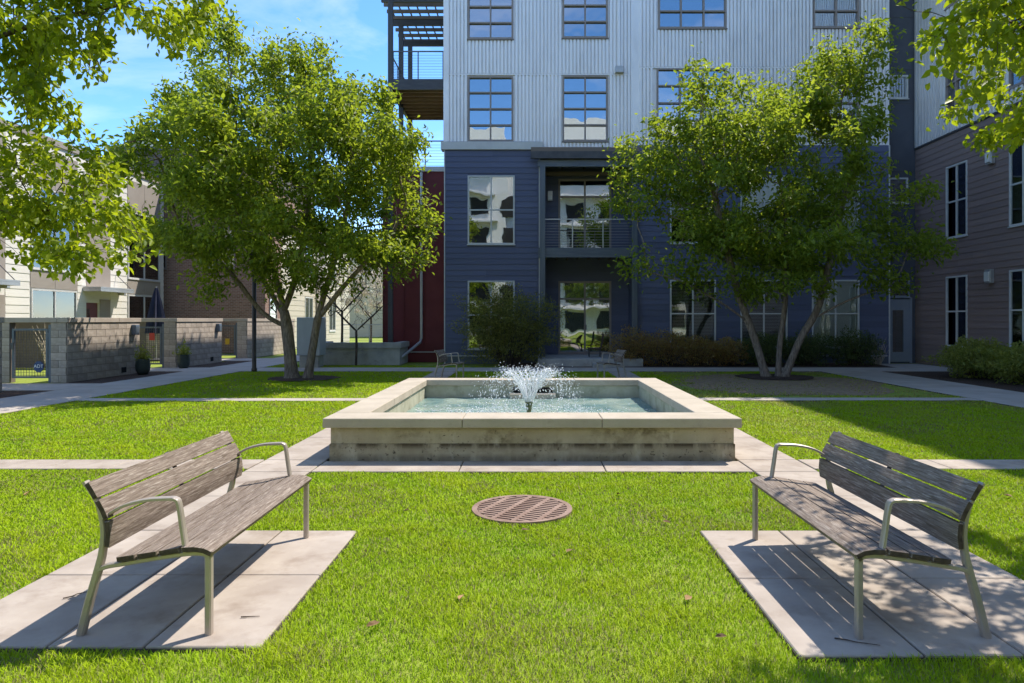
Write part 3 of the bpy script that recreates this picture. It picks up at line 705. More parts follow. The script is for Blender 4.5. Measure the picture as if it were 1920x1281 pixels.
# ------------------------------------------------------------------ main building
MY = 25.6
def main_building():
    t = thing('apartment_building', (5, MY, 0), 'large apartment block with navy siding below and ribbed silver metal above', 'building')
    w = Wall('-y', MY); TOP = 18.6
    low_l = [(-2.42, -.66, .55, 3.12), (-2.42, -.66, 4.48, 7.06)]
    cx = [(5.16, 6.88), (7.80, 9.56), (10.48, 12.25)]
    low_r = [(a, b, z0, z1) for a, b in cx for z0, z1 in ((.62, 3.15), (4.52, 7.06))]
    L1 = backing('lower_wall', w, -3.3, .28, 0, 8.2, low_l, 'blue_siding', t)
    siding(w, L1, -3.26, .25, .32, 8.0, .213, 'blue_siding', low_l)
    L2 = backing('lower_wall', w, 3.84, 13.4, 0, 8.2, low_r, 'blue_siding', t)
    siding(w, L2, 3.86, 13.36, .32, 8.16, .213, 'blue_siding', low_r)
    for a in (-3.3, .25): bx('corner_trim', w.box(a - .005, a + .035, -.01, .034, .0, 8.02), 'trim_white', t)
    bx('corner_trim', w.box(13.36, 13.405, -.01, .034, 0, 8.2), 'trim_white', t)
    bx('foundation', w.box(-3.32, .27, 0, .03, 0, .30), 'steel_blue', t); bx('foundation', w.box(3.85, 13.3, 0, .03, 0, .30), 'steel_blue', t)
    bx('base_flashing', w.box(-3.31, .27, 0, .045, .285, .318), 'trim_white', t); bx('base_flashing', w.box(3.85, 13.3, 0, .045, .285, .318), 'trim_white', t)
    bev('parapet_cap', w.box(-3.42, .40, -.34, .09, 8.02, 8.32), 'trim_white', t, .01)
    wu = Wall('-y', MY + .12)
    for q, o in enumerate(low_l): window(w, o, t, 2, 2, blind=('shade', .0, 'blind') if 0 else None)
    bl = [('slats', .97, 'blind_dark'), ('shade', .6, 'blind'), ('slats', .97, 'blind_dark'), ('shade', .8, 'blind'), ('shade', .97, 'blind'), ('shade', .97, 'blind')]
    for o, b in zip(low_r, bl): window(w, o, t, 2, 2, glass='glass_clear', blind=b)
    # metal storeys
    w3 = [(-2.42, -.72, 8.36, 10.80), (1.14, 2.84, 8.36, 10.82), (4.68, 7.30, 8.5, 11.1), (10.6, 12.28, 8.5, 11.1)]
    w4 = [(-2.42, -.72, 12.2, 14.65), (1.14, 2.84, 12.24, 14.7), (4.74, 7.30, 12.6, 15.2), (10.56, 12.28, 12.62, 15.2)]
    up = w3 + w4
    U = backing('upper_wall', wu, -3.3, 13.4, 8.2, TOP, up, 'galv', t)
    e = .05
    def grow(o): return (o[0] - e, o[1] + e, o[2] - e, o[3] + e)
    cl = corrugated
    cl('metal_cladding', wu, -3.22, .30, 8.36, 10.86, [grow(o) for o in up], t); cl('metal_cladding', wu, .30, 3.72, 7.85, 10.86, [grow(o) for o in up], t)
    cl('metal_cladding', wu, -3.22, 3.72, 10.90, TOP, [grow(o) for o in up], t)
    cl('metal_cladding', wu, 4.02, 13.3, 8.22, 11.12, [grow(o) for o in up], t); cl('metal_cladding', wu, 4.02, 13.3, 11.16, TOP, [grow(o) for o in up], t)
    mkboxes('lintel_wall', [wu.box(.28, 3.84, -.25, -.002, 7.85, 8.2)], 'galv', t)
    bx('metal_trim', wu.box(-3.34, -3.2, -.02, .06, 8.33, TOP), 'galv', t); bx('metal_trim', wu.box(3.70, 4.04, -.01, .055, 7.85, TOP), 'galv', t); bx('metal_trim', wu.box(13.28, 13.42, -.02, .06, 8.2, TOP), 'galv', t)
    bx('flashing', wu.box(-3.2, 3.7, 0, .065, 10.855, 10.9), 'galv', t); bx('flashing', wu.box(4.04, 13.28, 0, .065, 11.11, 11.16), 'galv', t); bx('flashing', wu.box(4.04, 13.28, 0, .065, 8.19, 8.235), 'galv', t)
    for k, o in enumerate(w3 + w4):
        cols = 3 if o[1] - o[0] > 2 else 2
        window(wu, o, t, cols, 4, 'frame_taupe', 'glass_sky', [None, ('shade', .5, 'blind_dark'), ('slats', .97, 'blind_dark'), ('slats', .97, 'blind_dark'), ('shade', .25, 'blind'), None, ('slats', .97, 'blind_dark'), ('slats', .97, 'blind_dark')][k], fw=.06, n0=-.02, n1=.10)
    # vent pipe with hood
    vp = mkboxes('vent_pipe', [wu.box(3.20, 3.30, .045, .13, 11.1, TOP)], 'galv', t)
    bev('vent_hood', wu.box(3.1, 3.42, .04, .24, 10.90, 11.14), 'steel_light', t, .01)
    # recessed bay with balcony
    wb = Wall('-y', MY + 1.55)
    d1, d2 = (1.04, 3.14, .31, 3.19), (1.04, 3.14, 4.36, 7.25)
    B = backing('bay_wall', wb, .28, 3.84, 0, 7.9, [d1, d2], 'blue_siding', t); siding(wb, B, .30, 3.82, .32, 7.88, .213, 'blue_siding', [d1, d2])
    mkboxes('bay_side_wall', [(.05, .28, MY + .25, MY + 1.8, 0, 8.2), (3.84, 4.07, MY + .25, MY + 1.8, 0, 8.2)], 'blue_siding', t)
    for o, cu in ((d1, ('curtain', .7, 'curtain')), (d2, None)):
        dd = window(wb, o, t, 2, [0, .755, 1], 'frame_taupe', 'glass', cu, fw=.075, n0=-.03, n1=.06, name='glass_door')
        bx('door_handle', wb.box(2.12, 2.15, .06, .11, o[2] + .95, o[2] + 1.15), 'steel_dark', dd)
    bl = mkboxes('balcony', [(.30, 3.82, MY - .08, MY + 1.54, 4.20, 4.335)], 'steel_dark', t)
    bx('edge_beam', (.22, 3.92, MY - .16, MY - .085, 3.98, 4.345), 'steel_blue', bl)
    for k in range(8): bx('joist', (.5 + .42 * k, .56 + .42 * k, MY - .07, MY + 1.5, 4.03, 4.198), 'wood_beam', bl)
    r = rails(w, .36, 3.78, .12, 4.346, 1.08, 9, 'steel_light', bl)
    cn = mkboxes('canopy', [(-.06, 3.98, MY - .40, MY - .28, 7.62, 7.88)], 'steel_dark', t)
    bx('canopy_beam', (.2, 3.95, MY - .24, MY - .12, 7.35, 7.60), 'steel_blue', cn)
    for z, y in ((7.885, -.38), (7.70, .6), (7.3, 1.1)): bx('timber', (-.05, 3.97, MY + y, MY + y + .14, z, z + .15), 'wood_beam', cn)
    for k in range(5): bx('rafter', (.3 + .85 * k, .36 + .85 * k, MY - .27, MY + 1.5, 7.605, 7.70), 'steel_dark', cn)
    for a in (.38, 3.80): bx('column', (a - .1, a + .1, MY - .30, MY - .17, 0, 7.35), 'steel_blue', t)
    bev('patio_slab', (.2, 3.9, 24.0, MY + 1.5, 0, .28), 'concrete_plain', t, .01)
    bev('patio_step', (2.1, 3.1, 23.62, 23.99, 0, .14), 'concrete_plain', t, .01)
    # dark inset with service door
    wi = Wall('-y', MY + .5); op = [(13.5, 14.42, .05, 2.45), (13.5, 14.42, 2.52, 3.2), (13.5, 14.35, 6.1, 7.08), (13.5, 14.35, 10.1, 11.0)]
    I = backing('inset_wall', wi, 13.41, 14.66, 0, TOP, op, 'dark_panel', t)
    for z in (3.4, 5.9, 7.3, 9.9, 11.2, 13.2): bx('panel_joint', wi.box(13.42, 14.65, 0, .006, z, z + .025), 'steel_dark', I)
    for o in op[1:]: window(wi, o, t, 1, 1, 'trim_white' if o[2] > 3 else 'door_grey', 'glass', None, fw=.06)
    do = mkboxes('door', [wi.box(13.5, 13.76, -.05, .03, .05, 2.44), wi.box(14.18, 14.42, -.05, .03, .05, 2.44), wi.box(13.76, 14.18, -.05, .03, .05, .42), wi.box(13.76, 14.18, -.05, .03, 2.02, 2.44)], 'door_grey', t)
    bx('pane', wi.box(13.75, 14.19, -.01, -.004, .41, 2.03), 'glass', do); bx('door_handle', wi.box(13.56, 13.68, .03, .085, 1.08, 1.12), 'steel_light', do)
    bx('room_dark', wi.box(13.4, 14.5, -1.2, -1.1, 0, 2.6), 'room_dark', do)  # dark panel painted as the unlit space behind the door
    bx('door_frame', wi.box(13.425, 13.498, -.03, .05, 0, 2.5), 'door_grey', do); bx('door_frame', wi.box(14.422, 14.5, -.03, .05, 0, 2.5), 'door_grey', do)
    # mass behind the walls
    mkboxes('building_mass', [(-3.28, 14.64, MY + 2.9, MY + 14, 0, TOP), (-3.29, .06, MY + 2.0, MY + 2.895, 0, TOP - .01), (4.06, 14.63, MY + 2.0, MY + 2.895, 0, TOP - .01)], 'dark_panel', t)
    mkboxes('roof', [(-3.35, 14.66, MY - .02, MY + 14.05, TOP + .002, TOP + .35)], 'galv', t)
    mkboxes('side_wall', [(-3.3, -3.05, MY + .375, MY + 2.0, 0, TOP)], 'galv', t)
    lamp = mkboxes('wall_light', [wb.box(.62, .80, .03, .15, 6.38, 6.75)], 'steel_light', t); bx('lens', wb.box(.635, .785, .04, .165, 6.42, 6.56), 'lamp_glass', lamp)
main_building()

# ------------------------------------------------------------------ right building
RX = 14.65
def right_building():
    t = thing('apartment_building', (RX, 12, 0), 'apartment wing on the right with brown lap siding and ribbed metal top', 'building')
    w = Wall('-x', RX); TOP = 19.2; y0, y1 = -14, MY + .49
    ws = [(22.95, 24.12), (19.75, 20.92), (16.5, 17.7), (13.2, 14.4)]
    op = [(a, b, z0, z1) for a, b in ws for z0, z1 in ((.72, 3.17), (4.5, 7.03))]; o3 = [(a, b, 8.7, 11.1) for a, b in ws] + [(a, b, 12.6, 15.0) for a, b in ws]
    L = backing('lower_wall', w, y0, y1, 0, 8.15, op, 'brown_siding', t); siding(w, L, 11.0, y1, .12, 8.13, .213, 'brown_siding', op, 4.9)
    U = backing('upper_wall', w, y0, y1, 8.15, TOP, o3, 'galv', t)
    corrugated('metal_cladding', w, y0, y1, 8.2, TOP, [(o[0] - .04, o[1] + .04, o[2] - .04, o[3] + .04) for o in o3], t, .2)
    bx('flashing', w.box(y0, y1, 0, .06, 8.14, 8.2), 'steel_dark', t)
    for k, o in enumerate(op): window(w, o, t, 2, 2, glass='glass_clear', blind=('curtain', .97, 'curtain') if k % 2 else ('slats', .3, 'blind'))
    for o in o3: window(w, o, t, 2, 4, 'frame_taupe', 'glass_sky', None, fw=.06, n1=.075)
    mkboxes('building_mass', [(RX + 1.6, RX + 14, y0, MY + 14, 0, TOP)], 'brown_siding', t); mkboxes('roof', [(RX - .05, RX + 14.05, y0, y1 - .02, TOP + .003, TOP + .3)], 'galv', t)
    mkboxes('end_wall', [(RX + .25, RX + 1.6, y0, y0 + .2, 0, TOP)], 'brown_siding', t)
right_building()
def sconce(y, z, label):
    t = thing('wall_light', (RX - .03, y, z), label, 'light', 'wall lights on the brown wing')
    bev('housing', (RX - .16, RX - .022, y - .14, y + .14, z, z + .44), 'steel_light', t, .01)
    mk('lens', [(RX - .2, y - .1, z + .06), (RX - .158, y - .1, z + .06), (RX - .158, y + .1, z + .06), (RX - .2, y + .1, z + .06), (RX - .2, y - .1, z + .36), (RX - .158, y - .1, z + .36), (RX - .158, y + .1, z + .36), (RX - .2, y + .1, z + .36)], BF, 'lamp_glass', t)
sconce(21.75, 2.82, 'square wall light low on the brown siding between ground floor windows')
sconce(21.7, 6.6, 'square wall light high on the brown siding near the upper windows')
cm = thing('security_camera', (RX - .03, 24.9, 3.95), 'small dark camera fixed on the brown siding above the door', 'camera')
bev('mount', (RX - .10, RX - .022, 24.84, 24.96, 3.95, 4.07), 'steel_dark', cm, .01); mk('barrel', *tube([(RX - .09, 24.9, 4.02), (RX - .34, 24.8, 3.93)], .055, 10), 'steel_dark', cm)

# ------------------------------------------------------------------ red annex, pergola balcony, planter, downspout
def annex():
    t = thing('red_annex', (-4.6, 26.7, 0), 'dark red panel annex beside the navy block with a roof terrace', 'building')
    w = Wall('-y', 26.7)
    mkboxes('wall', [(-5.85, -3.31, 26.7, 31.5, 0, 7.6)], 'red_panel', t)
    for k, a in enumerate((-5.85, -5.05, -4.25, -3.45)): bx('batten', w.box(a, a + .04, .0, .02, .42, 7.45), 'red_panel', t)
    bx('base_flashing', w.box(-5.86, -3.34, 0, .03, .38, .41), 'trim_white', t); bx('roof_edge', w.box(-5.95, -3.36, -.1, .06, 7.45, 7.64), 'trim_white', t)
    rails(w, -5.8, -3.4, -.1, 7.64, 1.05, 8, 'steel_blue', t, 'terrace_railing', .8)
    dn = mk('downspout', *tube([(-4.32, 26.60, 7.4), (-4.32, 26.60, .95), (-4.36, 26.5, .78), (-5.0, 25.2, .12)], .055, 8), 'steel_light', t)
annex()
def pergola():
    t = thing('pergola_balcony', (-4.4, 28, 7.65), 'steel balcony with timber slatted pergola on the side of the block', 'balcony')
    xs = -5.40
    for y in (26.02, 28.1, 30.2): bx('post', (xs - .09, xs + .09, y - .07, y + .07, 7.645 if y > 26.5 else 0, 13.75), 'steel_dark', t)
    d = mkboxes('deck', [(xs, -3.36, 26.0, 30.3, 10.62, 10.70)], 'joist', t)
    bx('edge_beam', (xs + .1, -3.36, 25.92, 25.995, 10.40, 10.80), 'steel_dark', d); bx('edge_beam', (xs - .075, xs + .05, 26.1, 30.12, 10.40, 10.72), 'steel_dark', d)
    for k in range(9): bx('joist', (xs + .06, -3.37, 26.3 + .45 * k, 26.38 + .45 * k, 10.42, 10.615), 'joist', d)
    w = Wall('-y', 26.0); rails(w, xs + .1, -3.4, -.02, 10.80, 1.1, 9, 'steel_blue', t, 'railing', 1.0)
    w2 = Wall('-x', xs); rails(w2, 26.15, 30.1, .01, 10.74, 1.1, 9, 'steel_blue', t, 'railing', 1.3)
    for y in (26.02, 28.1, 30.2): bx('roof_beam', (xs - .35, -3.36, y - .05, y + .05, 13.755, 14.0), 'steel_dark', t)
    for k in range(9): bx('slat', (xs - .45, -3.37, 25.7 + .58 * k, 25.78 + .58 * k, 14.005, 14.13), 'wood_beam', t)
    for k in range(7): bx('purlin', (xs - .3 + .36 * k, xs - .26 + .36 * k, 25.6, 30.6, 14.135, 14.2), 'wood_beam', t)
pergola()
pl = thing('planter_wall', (-6.4, 25.6, 0), 'low concrete planter wall in front of the red annex', 'planter')
mkboxes('front_wall', [(-8.0, -4.85, 24.95, 25.12, 0, .62), (-5.02, -4.85, 25.12, 26.65, 0, .62), (-8.0, -7.83, 25.12, 26.65, 0, .62)], 'concrete_plain', pl)
mkboxes('coping', [(-8.05, -4.80, 24.90, 25.18, .622, .82), (-5.08, -4.80, 25.18, 26.66, .622, .82), (-8.05, -7.77, 25.18, 26.66, .622, .82)], 'concrete_plain', pl)
mkboxes('soil_fill', [(-7.82, -5.03, 25.13, 26.64, .0, .58)], 'mulch', pl)
tr = thing('terrace_railing', (-8.5, 31, 0), 'silver metal railing behind the small bare tree', 'railing')
wt = Wall('-y', 31.0); rails(wt, -8.6, -6.2, 0, .45, 1.0, 9, 'steel_light', tr); bx('base', (-8.8, -5.9, 30.9, 33, 0, .449), 'concrete_plain', tr)

# ------------------------------------------------------------------ left townhouses
def townhouse():
    t = thing('townhouse', (-18, 26, 0), 'white lap sided townhouse with beige window bays behind the block wall', 'building')
    w = Wall('+x', -18); y0, y1, TOP = 15.0, 33.3, 8.2
    bays = [(24.43, 27.0), (30.3, 33.0), (18.3, 20.9)]
    wins = [(a + .06, b - .06, z0, z1) for a, b in bays for z0, z1 in ((.55, 2.78), (3.5, 6.5))]
    doors = [(27.55, 28.35, .1, 2.35), (21.4, 22.3, .1, 2.35)]
    op = wins + doors
    b = backing('wall', w, y0, y1, 0, TOP, op, 'white_siding', t)
    recess = [(27.5, 29.1, 0, TOP), (21.3, 23.3, 0, TOP)] + [(a, c, 0, TOP) for a, c in bays]
    siding(w, b, y0, y1, .2, TOP - .1, .28, 'white_siding', recess, 5)
    for a, c in bays:
        for z0, z1 in ((0, .5), (2.82, 3.46), (6.54, 7.9)):
            m = (a + c) / 2
            bx('panel', w.box(a + .02, m - .01, 0, .03, z0, z1), 'taupe_panel', t); bx('panel', w.box(m + .01, c - .02, 0, .03, z0, z1), 'taupe_panel', t)
    for a, c in ((28.4, 29.08), (22.35, 23.28)): bx('panel', w.box(a, c, 0, .03, .05, 2.5), 'taupe_panel', t)
    for a, c in ((27.5, 29.1), (21.3, 23.3)): bx('panel', w.box(a + .01, c - .01, 0, .028, 3.0, 7.9), 'taupe_panel', t)
    for k, o in enumerate(wins): window(w, o, t, 2, 1, 'trim_white', 'glass_clear', ('shade', .35, 'blind') if k % 2 == 0 else ('shade', .5, 'blind_dark'), fw=.06)
    for o in doors:
        d = mkboxes('door', [w.box(o[0], o[1], -.12, -.06, o[2], o[3])], 'door_red', t); bx('pane', w.box(o[0] + .12, o[0] + .3, -.06, -.05, .5, 2.1), 'glass', d)
    for a in (27.3, 20.7):
        c = mkboxes('canopy', [w.box(a, a + 2.3, .03, .75, 2.92, 2.98), w.box(a, a + 2.3, .68, .75, 2.8, 2.915), w.box(a, a + .07, .03, .68, 2.8, 2.915), w.box(a + 2.23, a + 2.3, .03, .68, 2.8, 2.915)], 'steel_light', t)
        mkp = tube([w.pt(a + 2.2, .03, 3.6), w.pt(a + 2.2, .66, 2.97)], .015, 6); mk('tie_rod', *mkp, 'steel_dark', c)
        bev('bracket', w.box(a + 2.302, a + 2.45, .03, .3, 2.72, 2.96), 'steel_light', c, .01)
    mkboxes('building_mass', [(-27, -19.7, y0, y1, 0, TOP)], 'white_siding', t); mkboxes('roof', [(-27.1, -17.94, y0 - .05, y1 + .05, TOP + .002, TOP + .25)], 'taupe_panel', t)
townhouse()
def brick_block():
    t = thing('brick_townhouse', (-17, 36, 0), 'brown brick townhouse with dark siding band standing behind the left tree', 'building')
    mkboxes('brick_wall', [(-21, -13.3, 34.0, 36.2, 0, 8.7), (-21, -13.5, 36.2, 42, 0, 8.7)], 'brick', t)
    u = mkboxes('upper_band', [(-21, -13.35, 34.05, 42, 8.702, 10.1)], 'dark_siding', t)
    w = Wall('-y', 34.05); siding(w, u, -21, -13.36, 8.72, 10.08, .22, 'dark_siding', (), 4)
    mkboxes('coping', [(-21.1, -13.25, 33.95, 42.05, 10.102, 10.28)], 'steel_dark', t)
    ws = Wall('+x', -13.3); window(ws, (34.5, 35.5, .9, 3.0), t, 1, 2, 'frame_taupe', 'glass', None, room=False)
    wf = Wall('-y', 34.0)
    for a in (-19.6, -16.2): window(wf, (a, a + 1.4, 4.2, 6.2), t, 2, 1, 'frame_taupe', 'glass', None, room=False)
brick_block()
def beige_house():
    t = thing('beige_townhouse', (-14, 42, 0), 'cream lap sided townhouse seen between the left tree trunks', 'building')
    w = Wall('+x', -13.4); op = [(40.2, 41.6, .9, 3.0), (40.2, 41.6, 4.2, 6.4), (45, 46.4, .9, 3.0), (45, 46.4, 4.2, 6.4)]
    b = backing('wall', w, 36.4, 50, 0, 7.6, op, 'beige_siding', t); siding(w, b, 36.4, 50, .1, 7.5, .30, 'beige_siding', op + [(42.2, 44, 0, 8)], 5)
    bx('pilaster', w.box(42.2, 44, 0, .12, 0, 7.6), 'taupe_panel', t)
    for o in op: window(w, o, t, 2, 1, 'trim_white', 'glass', None)
    mkboxes('building_mass', [(-21, -15.1, 42.05, 50, 0, 7.6)], 'beige_siding', t); mkboxes('roof', [(-21, -13.3, 42.06, 50.1, 7.603, 7.8)], 'taupe_panel', t)
beige_house()
def far_house(x, y, wd, zr, ze, name, label, mat):
    t = thing(name, (x, y, 0), label, 'house')
    mkboxes('wall', [(x - wd, x + wd, y, y + 9, 0, ze)], mat, t)
    v = [(x - wd - .3, y - .3, ze), (x + wd + .3, y - .3, ze), (x, y - .3, zr), (x - wd - .3, y + 9.3, ze), (x + wd + .3, y + 9.3, ze), (x, y + 9.3, zr)]
    th = .2; v2 = [(a, b, c + th) for a, b, c in v]
    mk('roof', v + v2, [(0, 2, 5, 3), (2, 1, 4, 5), (6, 9, 11, 8), (8, 11, 10, 7), (0, 6, 8, 2), (2, 8, 7, 1), (3, 5, 11, 9), (5, 4, 10, 11), (0, 3, 9, 6), (1, 7, 10, 4)], 'roof_brown', t)
    mk('gable', [(x - wd, y - .02, ze), (x + wd, y - .02, ze), (x, y - .02, zr - .1), (x - wd, y + .1, ze), (x + wd, y + .1, ze), (x, y + .1, zr - .1)], [(0, 1, 2), (3, 5, 4), (0, 3, 4, 1), (1, 4, 5, 2), (2, 5, 3, 0)], mat, t)
    w = Wall('-y', y)
    for a in (-wd * .6, wd * .2): window(w, (x + a, x + a + 1.2, ze - 2.6, ze - 1.0), t, 1, 2, 'trim_white', 'glass', None, room=False)
far_house(-26.8, 47, 2.6, 14.3, 12.4, 'gabled_house', 'distant house with brown gabled roof rising over the left townhouses', 'white_siding')
far_house(-13, 66, 9, 9.5, 6.5, 'gabled_house', 'distant pale house at the end of the left walkway', 'beige_siding')

def rear_building():
    t = thing('apartment_building', (0, -26, 0), 'white balconied apartment block behind the viewer mirrored in the windows', 'building')
    mkboxes('wall', [(-34, -3, -36, -26, 0, 23.5), (-3, 2.5, -36, -26.5, 0, 19.0), (2.5, 34, -36, -26, 0, 24.5)], 'white_siding', t)
    for f in range(7):
        for x0, x1 in ((-33, -19), (-17.5, -4), (3.2, 16.5), (18, 33)):
            if f < 6: bx('balcony', (x0, x1, -25.998, -24.9, 3.2 * f + 3.0, 3.2 * f + 3.2), 'trim_white', t)
        for k in range(18):
            a = -33 + 3.7 * k
            if 3.2 * f + 2.6 < 18.5: bx('window', (a, a + 2.1, -26.55, -25.95, 3.2 * f + .6, 3.2 * f + 2.6), 'room_dark', t)
rear_building()

# ------------------------------------------------------------------ block walls, gates and things along them
def cmu_face(t, w, a0, a1, z0, z1, half_shift=0):
    n = round((z1 - z0) / .2); e = (z1 - z0) / n
    for k in range(n):
        x = a0 - (.2 if (k + half_shift) % 2 else 0)
        while x < a1 - .02:
            p, q = max(x, a0) + .006, min(x + .4, a1) - .006
            if q - p > .03: bx('block', w.box(p, q, -.004, .012, z0 + k * e + .006, z0 + (k + 1) * e - .006), 'cmu', t)
            x += .4
def block_wall(y0, y1, gate, label):
    t = thing('block_wall', (-12.3, (y0 + y1) / 2, 0), label, 'wall', 'patio block walls')
    X = -12.2; h = 1.58
    bs = [(X - .2, X, y0, y1, 0, h)]
    if gate: bs += [(X - .42, X - .2, y0, y0 + .2, 0, h), (X - 5.6, X - 1.5, y0, y0 + .2, 0, h)]
    mkboxes('core', bs, 'mortar', t)
    cmu_face(t, Wall('+x', X), y0, y1, 0, h)
    w = Wall('-y', y0)
    if gate: cmu_face(t, w, X - .42, X, 0, h, 1); cmu_face(t, w, X - 4.3, X - 1.5, 0, h, 1)
    else: cmu_face(t, w, X - .2, X, 0, h, 1)
    n = max(1, round((y1 - y0) / 1.2))
    for k in range(n): bev('cap_stone', (X - .24, X + .04, y0 - .04 + (y1 - y0 + .08) * k / n + .002, y0 - .04 + (y1 - y0 + .08) * (k + 1) / n - .002, h + .002, h + .13), 'cmu_cap', t, .006)
    if gate:
        bev('cap_stone', (X - 5.6, X - .245, y0 - .04, y0 + .24, h + .002, h + .13), 'cmu_cap', t, .006)
        bx('weep_hole_plate', (X + .006, X + .014, y1 - .95, y1 - .70, .08, .24), 'painted_void', t)  # thin black plate on the block face, hole shade as colour
    return t
block_wall(-6, 15.7, False, 'pale block wall cut off by the left edge of the photo')
block_wall(17.9, 21.2, True, 'nearest full grey block patio wall beside the mesh gate with the blue sign')
block_wall(23.4, 26.8, True, 'middle grey block patio wall behind the two green planter pots')
block_wall(29.2, 35.0, True, 'farthest grey block patio wall left of the double trunked tree')
def gate(y, label, sign):
    t = thing('mesh_gate', (-13.2, y, .05), label, 'gate', 'wire mesh patio gates')
    xa, xb = -13.66, -12.72; z0, z1 = .12, 1.42
    for a, b in ((xa, xa + .05), (xb - .05, xb)): bx('stile', (a, b, y - .03, y + .03, z0, z1), 'steel_blue', t)
    for z in (z0, z1 - .05): bx('frame_rail', (xa + .051, xb - .051, y - .028, y + .028, z, z + .05), 'steel_blue', t)
    bx('post', (xb + .03, xb + .10, y - .05, y + .03, .0, 1.52), 'steel_blue', t)
    for z in (.3, 1.2): bx('hinge', (xb + .001, xb + .029, y - .03, y + .01, z, z + .1), 'steel_dark', t)
    bs = []; n = 13
    for k in range(1, n): x = xa + (xb - xa) * k / n; bs.append((x - .004, x + .004, y - .004, y + .004, z0 + .04, z1 - .04))
    for k in range(1, 18): z = z0 + (z1 - z0) * k / 18; bs.append((xa + .04, xb - .04, y - .010, y - .0045, z - .004, z + .004))
    mkboxes('wire_mesh', bs, 'steel_dark', t)
    bx('latch', (xa - .02, xa + .06, y - .06, y - .031, .88, 1.05), 'steel_dark', t)
    if sign == 'shield':
        c = (xb - .24, y - .02, .42); r = .135
        vs = [(c[0] + r * math.cos(R(22.5 + 45 * k)), yy, c[2] + r * 1.15 * math.sin(R(22.5 + 45 * k))) for yy in (y - .03, y - .012) for k in range(8)]
        s = mk('sign', vs, [tuple(range(8)), tuple(range(15, 7, -1))] + [(k, k + 8, (k + 1) % 8 + 8, (k + 1) % 8) for k in range(8)], 'sign_blue', t)
        cu = bpy.data.curves.new('txt', 'FONT'); cu.body = 'ADT'; cu.size = .125; cu.align_x = 'CENTER'; cu.align_y = 'CENTER'; cu.extrude = .001
        tmp = bpy.data.objects.new('txt', cu); COL.objects.link(tmp); dg = bpy.context.evaluated_depsgraph_get(); me = bpy.data.meshes.new_from_object(tmp.evaluated_get(dg)); bpy.data.objects.remove(tmp)
        me.materials.clear(); me.materials.append(MATS['print_white'])
        o = link('lettering', me, (c[0], y - .033, c[2] + .01), s); o.rotation_euler = (R(90), 0, 0)
    else:
        s = bx('sign', (xb - .42, xb - .24, y - .03, y - .013, .95 if sign == 'sign_red' else .6, 1.2 if sign == 'sign_red' else .85), sign, t)
gate(17.95, 'nearest wire mesh gate carrying an octagonal blue sign', 'shield')
gate(23.45, 'middle wire mesh gate with a small red sign behind the first pot', 'sign_red')
gate(29.25, 'farthest wire mesh gate with a small yellow sign', 'sign_yellow')
def wall_box(y, z, label):
    t = thing('wall_box', (-12.18, y, z), label, 'light', 'blue grey boxes on the block walls')
    bev('housing', (-12.187, -12.05, y - .11, y + .11, z, z + .30), 'box_blue', t, .01); bx('cover', (-12.05, -12.042, y - .085, y + .085, z + .03, z + .24), 'steel_blue', t)
wall_box(20.85, 1.2, 'blue grey wall light at far end of the nearest full block wall'); wall_box(26.4, 1.2, 'blue grey wall light at far end of the middle block wall')
wall_box(15.3, 1.2, 'blue grey wall light on the block wall at the left photo edge')

# ------------------------------------------------------------------ vegetation
def leaf_arrays(P, D, size, wid, fold, rg, droop=.3):
    """folded six-vertex leaves; P base points, D pointing directions"""
    n = len(P); D = D / np.linalg.norm(D, axis=1, keepdims=True)
    up = np.tile([0, 0, 1.], (n, 1)) + rg.normal(0, .55, (n, 3))
    S = np.cross(D, up); S /= np.linalg.norm(S, axis=1, keepdims=True) + 1e-9
    U = np.cross(S, D); L = (size * rg.uniform(.65, 1.25, n))[:, None]; Wd = L * wid
    V = np.empty((n, 6, 3))
    V[:, 0] = P; V[:, 1] = P + D * L * .38 + S * Wd * .5 + U * L * fold; V[:, 2] = P + D * L * .72 + S * Wd * .34 + U * L * (fold - droop * .25)
    V[:, 3] = P + D * L - U * L * droop * .5; V[:, 4] = P + D * L * .72 - S * Wd * .34 + U * L * (fold - droop * .25); V[:, 5] = P + D * L * .38 - S * Wd * .5 + U * L * fold
    return V
LF = np.array([0, 1, 2, 3, 0, 3, 4, 5])
def leaf_mesh(name, V, mat):
    n = len(V); k = np.arange(n)[:, None] * 6
    me = bpy.data.meshes.new(name); me.vertices.add(n * 6); me.loops.add(n * 8); me.polygons.add(n * 2)
    me.vertices.foreach_set('co', V.reshape(-1)); me.loops.foreach_set('vertex_index', (k + LF[None]).reshape(-1).astype(np.int32))
    me.polygons.foreach_set('loop_start', (np.arange(n * 2) * 4).astype(np.int32)); me.polygons.foreach_set('loop_total', np.full(n * 2, 4, np.int32))
    me.update(calc_edges=True); me.materials.append(MATS[mat]); return me
